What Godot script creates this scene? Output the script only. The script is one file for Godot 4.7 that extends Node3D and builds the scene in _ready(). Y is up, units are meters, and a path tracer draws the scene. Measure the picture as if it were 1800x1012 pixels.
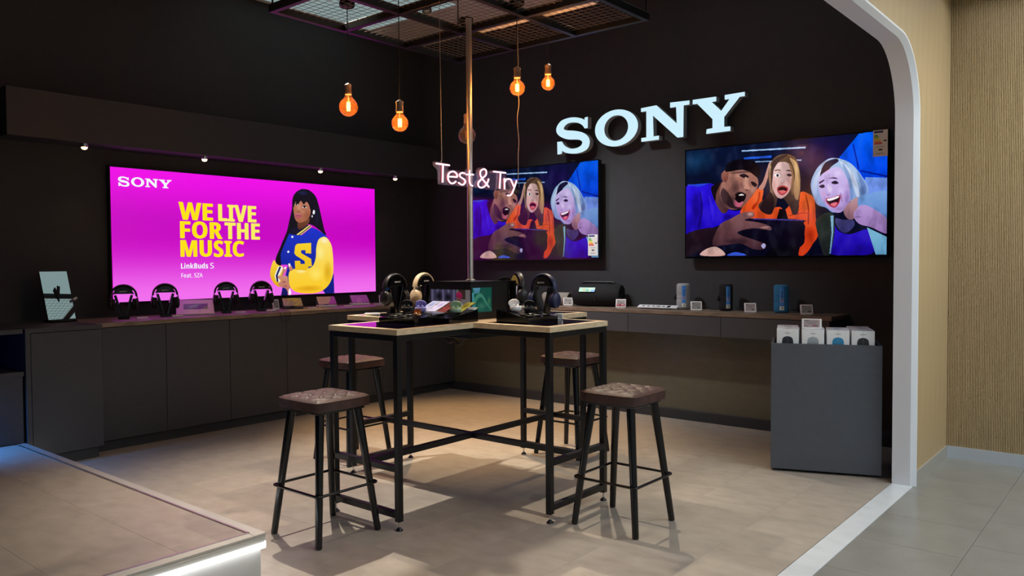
extends Node3D
# A shop corner seen from the hall: lit advert wall, television wall, cross-shaped bar table, stools, hanging grid.

const CAM_AT := Vector3(6.422172, 1.450000, 6.608111)
const CAM_X := Vector3(0.769590, -0.006597, -0.638504)
const CAM_Y := Vector3(-0.016077, 0.999429, -0.029703)
const CAM_Z := Vector3(0.638335, 0.033124, 0.769045)

# ---------------------------------------------------------------- mesh building
class Shape:
	var v := PackedVector3Array()
	var n := PackedVector3Array()
	var t := PackedVector2Array()

	func tri(a: Vector3, b: Vector3, c: Vector3, na: Vector3, nb: Vector3, nc: Vector3, ta := Vector2.ZERO, tb := Vector2.ZERO, tc := Vector2.ZERO) -> void:
		if (b - a).cross(c - a).dot(na + nb + nc) > 0.0:
			v.append_array([a, c, b]); n.append_array([na, nc, nb]); t.append_array([ta, tc, tb])
		else:
			v.append_array([a, b, c]); n.append_array([na, nb, nc]); t.append_array([ta, tb, tc])

	func quad(a: Vector3, b: Vector3, c: Vector3, d: Vector3, nn: Vector3) -> void:
		# a top-left, b top-right, c bottom-right, d bottom-left of its picture
		tri(a, b, c, nn, nn, nn, Vector2(0, 0), Vector2(1, 0), Vector2(1, 1))
		tri(a, c, d, nn, nn, nn, Vector2(0, 0), Vector2(1, 1), Vector2(0, 1))

	func flat(pts: Array, out: Vector3) -> void:
		for i in range(1, pts.size() - 1):
			tri(pts[0], pts[i], pts[i + 1], out, out, out)

	func box(c: Vector3, s: Vector3, basis := Basis(), ch := 0.0) -> Shape:
		var h := s * 0.5
		var k := minf(ch, minf(h.x, minf(h.y, h.z)) * 0.9)
		var ax := [basis.x, basis.y, basis.z]
		var hh := [h.x, h.y, h.z]
		for i in 3:
			var j := (i + 1) % 3
			var l := (i + 2) % 3
			for sg in [-1.0, 1.0]:
				var o: Vector3 = c + ax[i] * (hh[i] * sg)
				var a: Vector3 = ax[j] * (hh[j] - k)
				var b: Vector3 = ax[l] * (hh[l] - k)
				flat([o - a - b, o + a - b, o + a + b, o - a + b], ax[i] * sg)
				if k > 0.0:
					for s2 in [-1.0, 1.0]:
						var p: Vector3 = c + ax[i] * (hh[i] * sg) + ax[j] * ((hh[j] - k) * s2)
						var q: Vector3 = c + ax[i] * ((hh[i] - k) * sg) + ax[j] * (hh[j] * s2)
						var e: Vector3 = ax[l] * (hh[l] - k)
						flat([p - e, p + e, q + e, q - e], (ax[i] * sg + ax[j] * s2).normalized())
		if k > 0.0:
			for sx in [-1.0, 1.0]:
				for sy in [-1.0, 1.0]:
					for sz in [-1.0, 1.0]:
						var px: Vector3 = c + ax[0] * (h.x * sx) + ax[1] * ((h.y - k) * sy) + ax[2] * ((h.z - k) * sz)
						var py: Vector3 = c + ax[0] * ((h.x - k) * sx) + ax[1] * (h.y * sy) + ax[2] * ((h.z - k) * sz)
						var pz: Vector3 = c + ax[0] * ((h.x - k) * sx) + ax[1] * ((h.y - k) * sy) + ax[2] * (h.z * sz)
						flat([px, py, pz], (ax[0] * sx + ax[1] * sy + ax[2] * sz).normalized())
		return self

	func span(lo: Vector3, hi: Vector3, ch := 0.0) -> Shape:
		return box((lo + hi) * 0.5, hi - lo, Basis(), ch)

	func beam(a: Vector3, b: Vector3, w: float, hgt: float, up := Vector3.UP, ch := 0.0) -> Shape:
		var z := (b - a).normalized()
		var x := up.cross(z).normalized()
		return box((a + b) * 0.5, Vector3(w, hgt, (b - a).length()), Basis(x, z.cross(x), z), ch)

	func tube(pts: Array, r0: float, r1 := -1.0, sides := 10, closed := false, squash := 1.0, flat_up := Vector3.ZERO) -> Shape:
		if r1 < 0.0:
			r1 = r0
		var m := pts.size()
		var rings := []
		var norms := []
		var last_x := Vector3.ZERO
		for i in m:
			var prev: Vector3 = pts[(i - 1 + m) % m] if closed or i > 0 else pts[i]
			var next: Vector3 = pts[(i + 1) % m] if closed or i < m - 1 else pts[i]
			var z: Vector3 = (next - prev).normalized()
			var x := flat_up
			if x == Vector3.ZERO:
				x = last_x if last_x != Vector3.ZERO else (Vector3.UP if absf(z.y) < 0.9 else Vector3.RIGHT)
			x = (x - z * x.dot(z)).normalized()
			last_x = x
			var y := z.cross(x)
			var r := lerpf(r0, r1, float(i) / maxf(1.0, m - 1))
			var ring := []
			var nr := []
			for k in sides:
				var an := TAU * k / sides
				ring.append(pts[i] + x * (cos(an) * r * squash) + y * (sin(an) * r))
				nr.append((x * (cos(an) / squash) + y * sin(an)).normalized())
			rings.append(ring)
			norms.append(nr)
		for i in (m if closed else m - 1):
			var j := (i + 1) % m
			for k in sides:
				var l := (k + 1) % sides
				tri(rings[i][k], rings[i][l], rings[j][l], norms[i][k], norms[i][l], norms[j][l])
				tri(rings[i][k], rings[j][l], rings[j][k], norms[i][k], norms[j][l], norms[j][k])
		if not closed:
			flat(rings[0], (pts[0] - pts[1]).normalized())
			flat(rings[m - 1], (pts[m - 1] - pts[m - 2]).normalized())
		return self

	func lathe(profile: Array, segs := 24, xf := Transform3D(), oval := 1.0, corner := 0.6) -> Shape:
		# profile of (radius, height), bottom to top; facets meet smoothly unless they turn sharply
		var m := profile.size()
		for i in m - 1:
			var a: Vector2 = profile[i]
			var b: Vector2 = profile[i + 1]
			var d := (b - a).normalized()
			var fn := Vector2(d.y, -d.x)
			var na := fn
			var nb := fn
			if i > 0:
				var e: Vector2 = (a - profile[i - 1]).normalized()
				if e.dot(d) > corner:
					na = (fn + Vector2(e.y, -e.x)).normalized()
			if i < m - 2:
				var g: Vector2 = (profile[i + 2] - b).normalized()
				if g.dot(d) > corner:
					nb = (fn + Vector2(g.y, -g.x)).normalized()
			for k in segs:
				var p := TAU * k / segs
				var q := TAU * (k + 1) / segs
				var cp := Vector3(cos(p), 0, sin(p) * oval)
				var cq := Vector3(cos(q), 0, sin(q) * oval)
				var np := Vector3(cos(p), 0, sin(p) / oval)
				var nq := Vector3(cos(q), 0, sin(q) / oval)
				var A := xf * (cp * a.x + Vector3.UP * a.y)
				var B := xf * (cq * a.x + Vector3.UP * a.y)
				var C := xf * (cq * b.x + Vector3.UP * b.y)
				var D := xf * (cp * b.x + Vector3.UP * b.y)
				var nA := xf.basis * (np * na.x + Vector3.UP * na.y).normalized()
				var nB := xf.basis * (nq * na.x + Vector3.UP * na.y).normalized()
				var nC := xf.basis * (nq * nb.x + Vector3.UP * nb.y).normalized()
				var nD := xf.basis * (np * nb.x + Vector3.UP * nb.y).normalized()
				if a.x > 1e-6:
					tri(A, B, C, nA, nB, nC)
				if b.x > 1e-6:
					tri(A, C, D, nA, nC, nD)
		return self

	func prism(poly: PackedVector2Array, z0: float, z1: float, xf := Transform3D()) -> Shape:
		var idx := Geometry2D.triangulate_polygon(poly)
		var nz := xf.basis * Vector3.BACK
		for i in range(0, idx.size(), 3):
			var p: Array = []
			for k in 3:
				p.append(poly[idx[i + k]])
			tri(xf * Vector3(p[0].x, p[0].y, z1), xf * Vector3(p[1].x, p[1].y, z1), xf * Vector3(p[2].x, p[2].y, z1), nz, nz, nz)
			tri(xf * Vector3(p[0].x, p[0].y, z0), xf * Vector3(p[1].x, p[1].y, z0), xf * Vector3(p[2].x, p[2].y, z0), -nz, -nz, -nz)
		var cw := 1.0 if Geometry2D.is_polygon_clockwise(poly) else -1.0
		for i in poly.size():
			var a := poly[i]
			var b := poly[(i + 1) % poly.size()]
			var d := (b - a).normalized()
			var side := xf.basis * Vector3(-d.y * cw, d.x * cw, 0.0)
			flat([xf * Vector3(a.x, a.y, z0), xf * Vector3(b.x, b.y, z0), xf * Vector3(b.x, b.y, z1), xf * Vector3(a.x, a.y, z1)], side)
		return self

	func ring(c: Vector2, ro: Vector2, ri: Vector2, z0: float, z1: float, xf := Transform3D(), segs := 48) -> Shape:
		for k in segs:
			var p := TAU * k / segs
			var q := TAU * (k + 1) / segs
			var e := [Vector2(cos(p), sin(p)), Vector2(cos(q), sin(q))]
			var o := []
			var i := []
			for w in e:
				o.append(c + w * ro)
				i.append(c + w * ri)
			for zz in [[z1, 1.0], [z0, -1.0]]:
				flat([xf * Vector3(o[0].x, o[0].y, zz[0]), xf * Vector3(o[1].x, o[1].y, zz[0]), xf * Vector3(i[1].x, i[1].y, zz[0]), xf * Vector3(i[0].x, i[0].y, zz[0])], xf.basis * Vector3(0, 0, zz[1]))
			var mid: Vector2 = (e[0] + e[1]) * 0.5
			for w in [[o, 1.0], [i, -1.0]]:
				flat([xf * Vector3(w[0][0].x, w[0][0].y, z0), xf * Vector3(w[0][1].x, w[0][1].y, z0), xf * Vector3(w[0][1].x, w[0][1].y, z1), xf * Vector3(w[0][0].x, w[0][0].y, z1)], xf.basis * Vector3(mid.x * w[1], mid.y * w[1], 0.0).normalized())
		return self

	func torus(c: Vector3, R: float, r: float, axis: Vector3, oval := 1.0, up := Vector3.UP) -> Shape:
		var z := axis.normalized()
		var x := (up - z * up.dot(z)).normalized()
		var y := z.cross(x)
		var pts := []
		for k in 24:
			var an := TAU * k / 24.0
			pts.append(c + x * (cos(an) * R * oval) + y * (sin(an) * R))
		return tube(pts, r, r, 8, true, 1.0, z)

	func mesh() -> ArrayMesh:
		var a := []
		a.resize(Mesh.ARRAY_MAX)
		a[Mesh.ARRAY_VERTEX] = v
		a[Mesh.ARRAY_NORMAL] = n
		a[Mesh.ARRAY_TEX_UV] = t
		var m := ArrayMesh.new()
		m.add_surface_from_arrays(Mesh.PRIMITIVE_TRIANGLES, a)
		return m


static func pairs(flat: Array) -> PackedVector2Array:
	var p := PackedVector2Array()
	for i in range(0, flat.size(), 2):
		p.append(Vector2(flat[i], flat[i + 1]))
	return p

static func curve(pts: Array, steps := 6, closed := false) -> Array:
	# Catmull-Rom through the points (Vector2 or Vector3)
	var m := pts.size()
	var out := []
	for i in (m if closed else m - 1):
		var a = pts[(i - 1 + m) % m] if closed or i > 0 else pts[i]
		var b = pts[i]
		var c = pts[(i + 1) % m]
		var d = pts[(i + 2) % m] if closed or i < m - 2 else pts[(i + 1) % m]
		for k in steps:
			out.append(b.cubic_interpolate(c, a, d, float(k) / steps))
	if not closed:
		out.append(pts[m - 1])
	return out

static func loop2(pts: Array) -> PackedVector2Array:
	return PackedVector2Array(pts)

# ---------------------------------------------------------------- naming
var used := {}
func numbered(called: String) -> String:
	used[called] = used.get(called, -1) + 1
	return called if used[called] == 0 else "%s_%03d" % [called, used[called]]

func tag(o: Node, label: String, category: String, group := "", kind := "") -> Node:
	o.set_meta("label", label)
	if category:
		o.set_meta("category", category)
	if group:
		o.set_meta("group", group)
	if kind:
		o.set_meta("kind", kind)
	return o

func thing(called: String, label: String, category: String, at := Vector3.ZERO, turn := 0.0, group := "") -> Node3D:
	var o := Node3D.new()
	o.name = numbered(called)
	add_child(o)
	o.position = at
	o.rotation.y = turn
	tag(o, label, category, group)
	return o

func part(called: String, s, m: Material, parent: Node3D, at := Vector3.ZERO) -> MeshInstance3D:
	var o := MeshInstance3D.new()
	o.name = called
	o.mesh = s.mesh() if s is Shape else s
	o.material_override = null
	o.set_surface_override_material(0, m)
	o.cast_shadow = GeometryInstance3D.SHADOW_CASTING_SETTING_ON
	parent.add_child(o, true)
	o.position = at
	return o

func solo(called: String, s: Shape, m: Material, label: String, category: String, at := Vector3.ZERO, turn := 0.0, group := "") -> MeshInstance3D:
	var o := part(numbered(called), s, m, self, at)
	o.rotation.y = turn
	tag(o, label, category, group)
	return o

func struct(called: String, s: Shape, m: Material, label: String, category := "") -> MeshInstance3D:
	var o := part(numbered(called), s, m, self)
	tag(o, label, category, "", "structure")
	return o

func again(o: Node3D, label: String, at: Vector3, turn := 0.0) -> Node3D:
	var base := String(o.name)
	var c: Node3D = o.duplicate()
	c.name = numbered(base)
	add_child(c)
	c.position = at
	c.rotation.y = turn
	c.set_meta("label", label)
	return c

# ---------------------------------------------------------------- materials
func mat(c: Color, rough := 0.6, metal := 0.0, spec := 0.5) -> StandardMaterial3D:
	var m := StandardMaterial3D.new()
	m.albedo_color = c
	m.roughness = rough
	m.metallic = metal
	m.metallic_specular = spec
	return m

func noise_mat(colors: Array, freq: float, scale: Vector3, rough := 0.6, kind := FastNoiseLite.TYPE_SIMPLEX_SMOOTH, octaves := 5, world := true, sd := 7, bump := 0.0) -> StandardMaterial3D:
	var m := mat(Color.WHITE, rough)
	var f := FastNoiseLite.new()
	f.seed = sd
	f.noise_type = kind
	f.frequency = freq
	f.fractal_octaves = octaves
	var g := Gradient.new()
	g.colors = PackedColorArray(colors)
	var offs := PackedFloat32Array()
	for i in colors.size():
		offs.append(float(i) / (colors.size() - 1))
	g.offsets = offs
	var tex := NoiseTexture2D.new()
	tex.width = 512
	tex.height = 512
	tex.seamless = true
	tex.noise = f
	tex.color_ramp = g
	m.albedo_texture = tex
	m.uv1_triplanar = true
	m.uv1_world_triplanar = world
	m.uv1_scale = scale
	if bump > 0.0:
		var h := NoiseTexture2D.new()
		h.width = 512
		h.height = 512
		h.seamless = true
		h.noise = f
		m.heightmap_enabled = true
		m.heightmap_texture = h
		m.heightmap_scale = bump
	return m

func glow(c: Color, energy: float, base := Color.BLACK) -> StandardMaterial3D:
	var m := mat(base, 0.5)
	m.emission_enabled = true
	m.emission = c
	m.emission_energy_multiplier = energy
	return m

func screen_mat(tex: Texture2D, energy := 1.0, rough := 0.12) -> StandardMaterial3D:
	var m := mat(Color(0.02, 0.02, 0.02), rough)
	m.emission_enabled = true
	m.emission = Color.BLACK
	m.emission_texture = tex
	m.emission_energy_multiplier = energy
	m.texture_repeat = false
	return m

func print_mat(tex: Texture2D, rough := 0.5) -> StandardMaterial3D:
	var m := mat(Color.WHITE, rough)
	m.albedo_texture = tex
	m.texture_repeat = false
	return m

func pane(c: Color, alpha: float, rough := 0.03) -> StandardMaterial3D:
	var m := mat(Color(c.r, c.g, c.b, alpha), rough)
	m.transparency = BaseMaterial3D.TRANSPARENCY_ALPHA
	return m

# ---------------------------------------------------------------- print and pictures on screens
func fill(img: Image, p: PackedVector2Array, c0: Color, c1: Color) -> void:
	var y0 := 1e9
	var y1 := -1e9
	for q in p:
		y0 = minf(y0, q.y)
		y1 = maxf(y1, q.y)
	for y in range(maxi(0, int(floor(y0))), mini(img.get_height() - 1, int(ceil(y1))) + 1):
		var yy := y + 0.5
		var xs := []
		for i in p.size():
			var a := p[i]
			var b := p[(i + 1) % p.size()]
			if (a.y <= yy) != (b.y <= yy):
				xs.append(a.x + (yy - a.y) / (b.y - a.y) * (b.x - a.x))
		xs.sort()
		var col := c0.lerp(c1, clampf((yy - y0) / maxf(1.0, y1 - y0), 0.0, 1.0))
		for k in range(0, xs.size() - 1, 2):
			var a := int(round(xs[k]))
			var b := int(round(xs[k + 1]))
			if b > a:
				img.fill_rect(Rect2i(a, y, b - a, 1), col)

func blob(img: Image, c: Vector2, r: Vector2, col: Color) -> void:
	var b := Image.create(24, 24, false, Image.FORMAT_RGBA8)
	for y in 24:
		for x in 24:
			var d := Vector2(x - 11.5, y - 11.5).length() / 11.5
			b.set_pixel(x, y, Color(col.r, col.g, col.b, col.a * pow(clampf(1.0 - d, 0.0, 1.0), 0.8)))
	var s := Vector2i(maxi(2, int(r.x * 2.4)), maxi(2, int(r.y * 2.4)))
	b.resize(s.x, s.y, Image.INTERPOLATE_BILINEAR)
	img.blend_rect(b, Rect2i(Vector2i.ZERO, s), Vector2i(c) - s / 2)

func paint(img: Image, list: Array, k: float) -> void:
	for e in list:
		if e[0] == "b":
			var d := pairs(e[2])
			blob(img, d[0] * k, d[1] * k, e[1])
		else:
			var p := pairs(e[3])
			for i in p.size():
				p[i] *= k
			if e[0] == "s":
				p = loop2(curve(Array(p), 5, true))
			fill(img, p, e[1], e[2])

func finish(img: Image, w: int, h: int) -> ImageTexture:
	img.resize(w, h, Image.INTERPOLATE_LANCZOS)
	img.convert(Image.FORMAT_RGB8)
	return ImageTexture.create_from_image(img)

func mottle(img: Image, sd: int) -> void:
	# folds and strands: uneven tone laid over a picture
	var f := FastNoiseLite.new()
	f.seed = sd
	f.frequency = 0.035
	f.fractal_octaves = 4
	var w := 320
	var h := 180
	var o := Image.create(w, h, false, Image.FORMAT_RGBA8)
	for y in h:
		for x in w:
			var v := f.get_noise_2d(x, y * 0.55)
			o.set_pixel(x, y, Color(0, 0, 0.03, clampf(v * 0.4, 0.0, 0.18)) if v > 0.0 else Color(0.85, 0.88, 1.0, clampf(-v * 0.14, 0.0, 0.06)))
	o.resize(img.get_width(), img.get_height(), Image.INTERPOLATE_BILINEAR)
	img.blend_rect(o, Rect2i(Vector2i.ZERO, img.get_size()), Vector2i.ZERO)

func canvas(w: int, h: int, c := Color.BLACK) -> Image:
	var i := Image.create(w, h, false, Image.FORMAT_RGBA8)
	i.fill(c)
	return i

# ---------------------------------------------------------------- lettering
func letters(called: String, words: String, cap: float, width: float, m: Material, parent: Node3D, xf: Transform3D, bold := true, depth := 0.001) -> MeshInstance3D:
	# baseline starts at the transform's origin; stretched to the given width when it is above zero
	var f := SystemFont.new()
	f.font_names = PackedStringArray(["Droid Sans"])
	f.font_weight = 700 if bold else 400
	var t := TextMesh.new()
	t.font = f
	t.text = words
	t.font_size = 64
	t.pixel_size = cap / (64.0 * 0.714)
	t.depth = depth
	t.curve_step = 1.5
	t.horizontal_alignment = HORIZONTAL_ALIGNMENT_LEFT
	t.vertical_alignment = VERTICAL_ALIGNMENT_BOTTOM
	var arr := t.surface_get_arrays(0)
	var vs: PackedVector3Array = arr[Mesh.ARRAY_VERTEX]
	var lo := Vector3(1e9, 1e9, 0)
	var hi := Vector3(-1e9, -1e9, 0)
	for p in vs:
		lo = lo.min(p)
		hi = hi.max(p)
	var sx := width / (hi.x - lo.x) if width > 0.0 else 1.0
	var base := lo.y
	var sy := cap / (hi.y - lo.y)
	if words.contains("y") or words.contains("g"):
		sy = 1.0
	for i in vs.size():
		vs[i] = Vector3((vs[i].x - lo.x) * sx, (vs[i].y - base) * sy, vs[i].z)
	# bold strokes are widened by laying the same glyphs a hair to each side
	var sh := Shape.new()
	var idx = arr[Mesh.ARRAY_INDEX]
	var ns: PackedVector3Array = arr[Mesh.ARRAY_NORMAL]
	var b := cap * 0.032
	for off in ([Vector3(-b, 0, 0), Vector3(b, 0, 0), Vector3(0, -b * 0.3, 0), Vector3(0, b * 0.3, 0)] if bold and cap > 0.1 else [Vector3.ZERO]):
		for i in (idx.size() if idx != null else vs.size()):
			var q: int = idx[i] if idx != null else i
			sh.v.append(vs[q] + off)
			sh.n.append(ns[q])
			sh.t.append(Vector2.ZERO)
	var am := sh.mesh()
	var o := part(called, am, m, parent)
	o.transform = xf
	return o

func logo(letter: String, z0: float, z1: float, xf: Transform3D) -> Shape:
	# outlines in metres as on the wall; the word runs from x 1.545 to 3.563 with its foot at y 2.574
	var s := Shape.new()
	match letter:
		"S":
			var p := pairs(LOGO_S)
			var q := []
			q.append_array([p[0], p[1], p[2], p[3]])
			q.append_array(curve(Array(p.slice(3, 21)), 4).slice(1))
			q.append_array([p[21], p[22], p[23], p[24]])
			q.append_array(curve(Array(p.slice(24, 42)), 4).slice(1))
			s.prism(loop2(q), z0, z1, xf)
		"O": s.ring(Vector2(2.262, 2.735), Vector2(0.242, 0.176), Vector2(0.137, 0.122), z0, z1, xf)
		"N": s.prism(pairs(LOGO_N), z0, z1, xf)
		"Y": s.prism(pairs(LOGO_Y), z0, z1, xf)
	return s

func small_logo(width: float, depth: float) -> Shape:
	var k := width / 2.018
	var xf := Transform3D(Basis.from_scale(Vector3(k, k, 1.0)), Vector3(-2.554 * k, -2.574 * k, 0))
	var s := Shape.new()
	for l in ["S", "O", "N", "Y"]:
		var o := logo(l, 0.0, depth, xf)
		s.v.append_array(o.v)
		s.t.append_array(o.t)
		for nn in o.n:
			s.n.append(nn.normalized())
	return s

# ---------------------------------------------------------------- the place (metres; x = 0 and z = 0 at the inner foot of the two counters)
const WALL_A := -0.54     # wall with the lit advert
const WALL_B := -0.12     # wall with the televisions
const CEIL := 4.03
const AD := Basis(Vector3(0, 0, -1), Vector3(0, 1, 0), Vector3(1, 0, 0))   # local x runs along the advert wall, local z out of it
var M := {}

func _ready() -> void:
	var cam := Camera3D.new()
	cam.name = "camera"
	cam.fov = 39.815
	cam.near = 0.05
	cam.far = 60.0
	add_child(cam)
	cam.transform = Transform3D(Basis(CAM_X, CAM_Y, CAM_Z), CAM_AT)
	cam.current = true
	var sky_m := ProceduralSkyMaterial.new()
	sky_m.sky_top_color = Color(0.72, 0.80, 0.88)
	sky_m.sky_horizon_color = Color(0.86, 0.90, 0.93)
	sky_m.ground_bottom_color = Color(0.5, 0.5, 0.5)
	sky_m.ground_horizon_color = Color(0.7, 0.72, 0.74)
	sky_m.sky_energy_multiplier = 1.0
	var sky := Sky.new()
	sky.sky_material = sky_m
	var env := Environment.new()
	env.background_mode = Environment.BG_SKY
	env.sky = sky
	env.background_energy_multiplier = 2.9
	env.tonemap_mode = Environment.TONE_MAPPER_LINEAR
	env.tonemap_exposure = 1.0
	env.sdfgi_enabled = true
	env.ssao_enabled = true
	env.ssil_enabled = true
	var we := WorldEnvironment.new()
	we.name = "surroundings"
	we.environment = env
	add_child(we)
	materials()
	hall_lights()
	shop_lights()
	shell()
	hall()
	stage()
	arch()
	advert()
	televisions()
	wall_sign()
	soffit()
	left_counter()
	right_counter()
	table()
	stools()
	ceiling_grid()
	pendants()
	neon()
	bin()
	left_counter_items()
	right_counter_items()
	table_items()

func materials() -> void:
	M.wall = noise_mat([Color8(46, 47, 50), Color8(51, 52, 55)], 0.02, Vector3(0.8, 0.8, 0.8), 0.75)
	M.black_wall = mat(Color8(34, 33, 34), 0.8)
	M.drawer = mat(Color8(70, 71, 75), 0.55)
	M.cabinet = noise_mat([Color8(50, 52, 56), Color8(55, 57, 61)], 0.01, Vector3(1.2, 3.0, 1.2), 0.55, FastNoiseLite.TYPE_SIMPLEX_SMOOTH, 5, true, 3)
	M.plinth = mat(Color8(48, 49, 51), 0.6)
	M.bin = noise_mat([Color8(82, 87, 94), Color8(88, 93, 100)], 0.02, Vector3(1.5, 1.5, 1.5), 0.55)
	M.worktop = noise_mat([Color8(98, 84, 70), Color8(126, 109, 92), Color8(142, 125, 107)], 0.012, Vector3(0.7, 3.0, 5.0), 0.45, FastNoiseLite.TYPE_SIMPLEX_SMOOTH, 4, true, 11)
	M.worktop_left = noise_mat([Color8(98, 84, 70), Color8(126, 109, 92), Color8(142, 125, 107)], 0.012, Vector3(5.0, 3.0, 0.7), 0.4, FastNoiseLite.TYPE_SIMPLEX_SMOOTH, 4, true, 12)
	M.oak = noise_mat([Color8(204, 180, 142), Color8(222, 200, 164), Color8(234, 214, 182)], 0.012, Vector3(2.0, 9.0, 2.0), 0.45, FastNoiseLite.TYPE_SIMPLEX_SMOOTH, 4, true, 21)
	M.fluted = noise_mat([Color8(174, 150, 110), Color8(186, 162, 121), Color8(194, 170, 129)], 0.016, Vector3(7.0, 0.10, 7.0), 0.6, FastNoiseLite.TYPE_SIMPLEX_SMOOTH, 4, true, 31)
	M.vinyl = noise_mat([Color8(160, 150, 138), Color8(169, 159, 146), Color8(174, 164, 151), Color8(181, 171, 158)], 0.01, Vector3(0.9, 0.9, 1.5), 0.42, FastNoiseLite.TYPE_SIMPLEX_SMOOTH, 6, true, 41)
	M.vinyl_two = noise_mat([Color8(157, 147, 135), Color8(166, 156, 143), Color8(171, 161, 148), Color8(178, 168, 155)], 0.01, Vector3(0.9, 0.9, 1.5), 0.42, FastNoiseLite.TYPE_SIMPLEX_SMOOTH, 6, true, 43)
	M.porcelain = noise_mat([Color8(134, 133, 126), Color8(146, 145, 138)], 0.01, Vector3(0.9, 0.9, 0.9), 0.28, FastNoiseLite.TYPE_SIMPLEX_SMOOTH, 5, true, 51)
	M.joint = mat(Color8(140, 131, 120), 0.8)
	M.panel = noise_mat([Color8(92, 89, 72), Color8(98, 95, 78)], 0.01, Vector3(1.2, 3.0, 1.2), 0.26, FastNoiseLite.TYPE_SIMPLEX_SMOOTH, 5, true, 5)  # olive tint: warm floor bounce painted into the base colour
	M.grey_joint = mat(Color8(116, 115, 110), 0.8)
	M.marble = noise_mat([Color8(208, 215, 218), Color8(218, 224, 227), Color8(222, 228, 231)], 0.01, Vector3(0.8, 0.8, 1.2), 0.2, FastNoiseLite.TYPE_SIMPLEX_SMOOTH, 5, true, 61)
	M.white = mat(Color8(234, 237, 240), 0.45)
	M.ceiling = noise_mat([Color8(214, 210, 204), Color8(224, 220, 214)], 0.02, Vector3.ONE, 0.9)
	M.hall_wall = mat(Color8(205, 205, 200), 0.8)
	M.steel = mat(Color8(12, 13, 15), 0.38, 0.0, 0.45)
	M.leg_black = mat(Color8(8, 8, 9), 0.24)
	M.chrome = mat(Color8(200, 200, 202), 0.22, 1.0)
	M.brushed = mat(Color8(222, 214, 206), 0.36, 1.0)
	M.alu = mat(Color8(205, 203, 196), 0.32, 1.0)
	M.alu_dull = mat(Color8(196, 194, 186), 0.55, 0.6)
	M.leather = noise_mat([Color8(56, 35, 30), Color8(71, 45, 38), Color8(81, 53, 45)], 0.01, Vector3(3, 3, 3), 0.52, FastNoiseLite.TYPE_SIMPLEX_SMOOTH, 5, false, 71)
	M.piping = mat(Color8(52, 30, 25), 0.5)
	M.gloss_black = mat(Color8(12, 12, 14), 0.12)
	M.plastic_black = mat(Color8(20, 20, 22), 0.4)
	M.soft_black = mat(Color8(16, 16, 17), 0.65)
	M.glass_black = mat(Color8(16, 10, 26), 0.05)
	M.plastic_white = mat(Color8(246, 246, 246), 0.4)
	M.lilac = mat(Color8(138, 134, 205), 0.4)
	M.mint = mat(Color8(160, 196, 168), 0.4)
	M.navy = mat(Color8(30, 38, 78), 0.45)
	M.beige = mat(Color8(196, 178, 146), 0.45)
	M.copper = mat(Color8(190, 140, 100), 0.3, 1.0)
	M.grey_fabric = noise_mat([Color8(150, 152, 154), Color8(170, 172, 174)], 0.08, Vector3(8, 8, 8), 0.85)
	M.taupe_fabric = noise_mat([Color8(150, 142, 130), Color8(166, 158, 146)], 0.08, Vector3(8, 8, 8), 0.85)
	M.black_fabric = noise_mat([Color8(14, 14, 15), Color8(26, 26, 28)], 0.08, Vector3(8, 8, 8), 0.85)
	M.blue_fabric = noise_mat([Color8(38, 112, 160), Color8(52, 130, 178)], 0.08, Vector3(8, 8, 8), 0.85)
	M.acrylic = pane(Color8(235, 235, 240), 0.06)
	M.logo_white = mat(Color8(225, 225, 225), 0.5)
	M.cord = mat(Color8(16, 15, 15), 0.6)
	M.wire = mat(Color8(190, 182, 172), 0.4, 0.7)
	M.lens = glow(Color(1.0, 0.9, 0.72), 14.0)

# ---------------------------------------------------------------- light
func area(called: String, at: Vector3, facing: Vector3, size: Vector2, c: Color, e: float) -> void:
	var l := AreaLight3D.new()
	l.name = called
	l.area_size = size
	l.area_normalize_energy = false
	l.light_color = c
	l.light_energy = e
	l.shadow_enabled = true
	l.area_range = 30.0
	add_child(l, true)
	var up := Vector3.UP if absf(facing.y) < 0.9 else Vector3.RIGHT
	l.look_at_from_position(at, at + facing, up)

func spotlight(label: String, at: Vector3, aim: Vector3, c: Color, e: float, angle: float, soft := 0.03) -> void:
	# a black track spotlight hanging from the ceiling
	var o := thing("track_spotlight", label, "spotlight", at, 0.0, "ceiling spotlights")
	var d := (aim - at).normalized()
	var s := Vector3.UP.cross(d).normalized()
	var b := Basis(s, d, s.cross(d))
	part("barrel", Shape.new().lathe([Vector2(0.0, -0.16), Vector2(0.042, -0.16), Vector2(0.046, -0.15), Vector2(0.046, 0.0), Vector2(0.040, 0.0), Vector2(0.040, -0.09)], 20, Transform3D(b, Vector3.ZERO)), M.plastic_black, o)
	part("lens", Shape.new().lathe([Vector2(0.0, -0.09), Vector2(0.039, -0.09)], 20, Transform3D(b, Vector3.ZERO)), M.lens, o)
	part("stem", Shape.new().tube([d * -0.1 + Vector3(0, 0.03, 0), Vector3(d.x * -0.1, CEIL - at.y - 0.02, d.z * -0.1)], 0.008), M.plastic_black, o)
	part("mount", Shape.new().lathe([Vector2(0.0, 0.0), Vector2(0.04, 0.0), Vector2(0.04, 0.02), Vector2(0.0, 0.02)], 16, Transform3D(Basis(), Vector3(d.x * -0.1, CEIL - at.y - 0.02, d.z * -0.1))), M.plastic_black, o)
	var l := SpotLight3D.new()
	l.name = "beam"
	l.light_color = c
	l.light_energy = e
	l.light_size = soft
	l.spot_angle = angle
	l.spot_angle_attenuation = 0.9
	l.spot_range = 20.0
	l.spot_attenuation = 2.0
	l.shadow_enabled = true
	add_child(l, true)
	l.look_at_from_position(at + d * 0.02, aim, Vector3.RIGHT)

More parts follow.
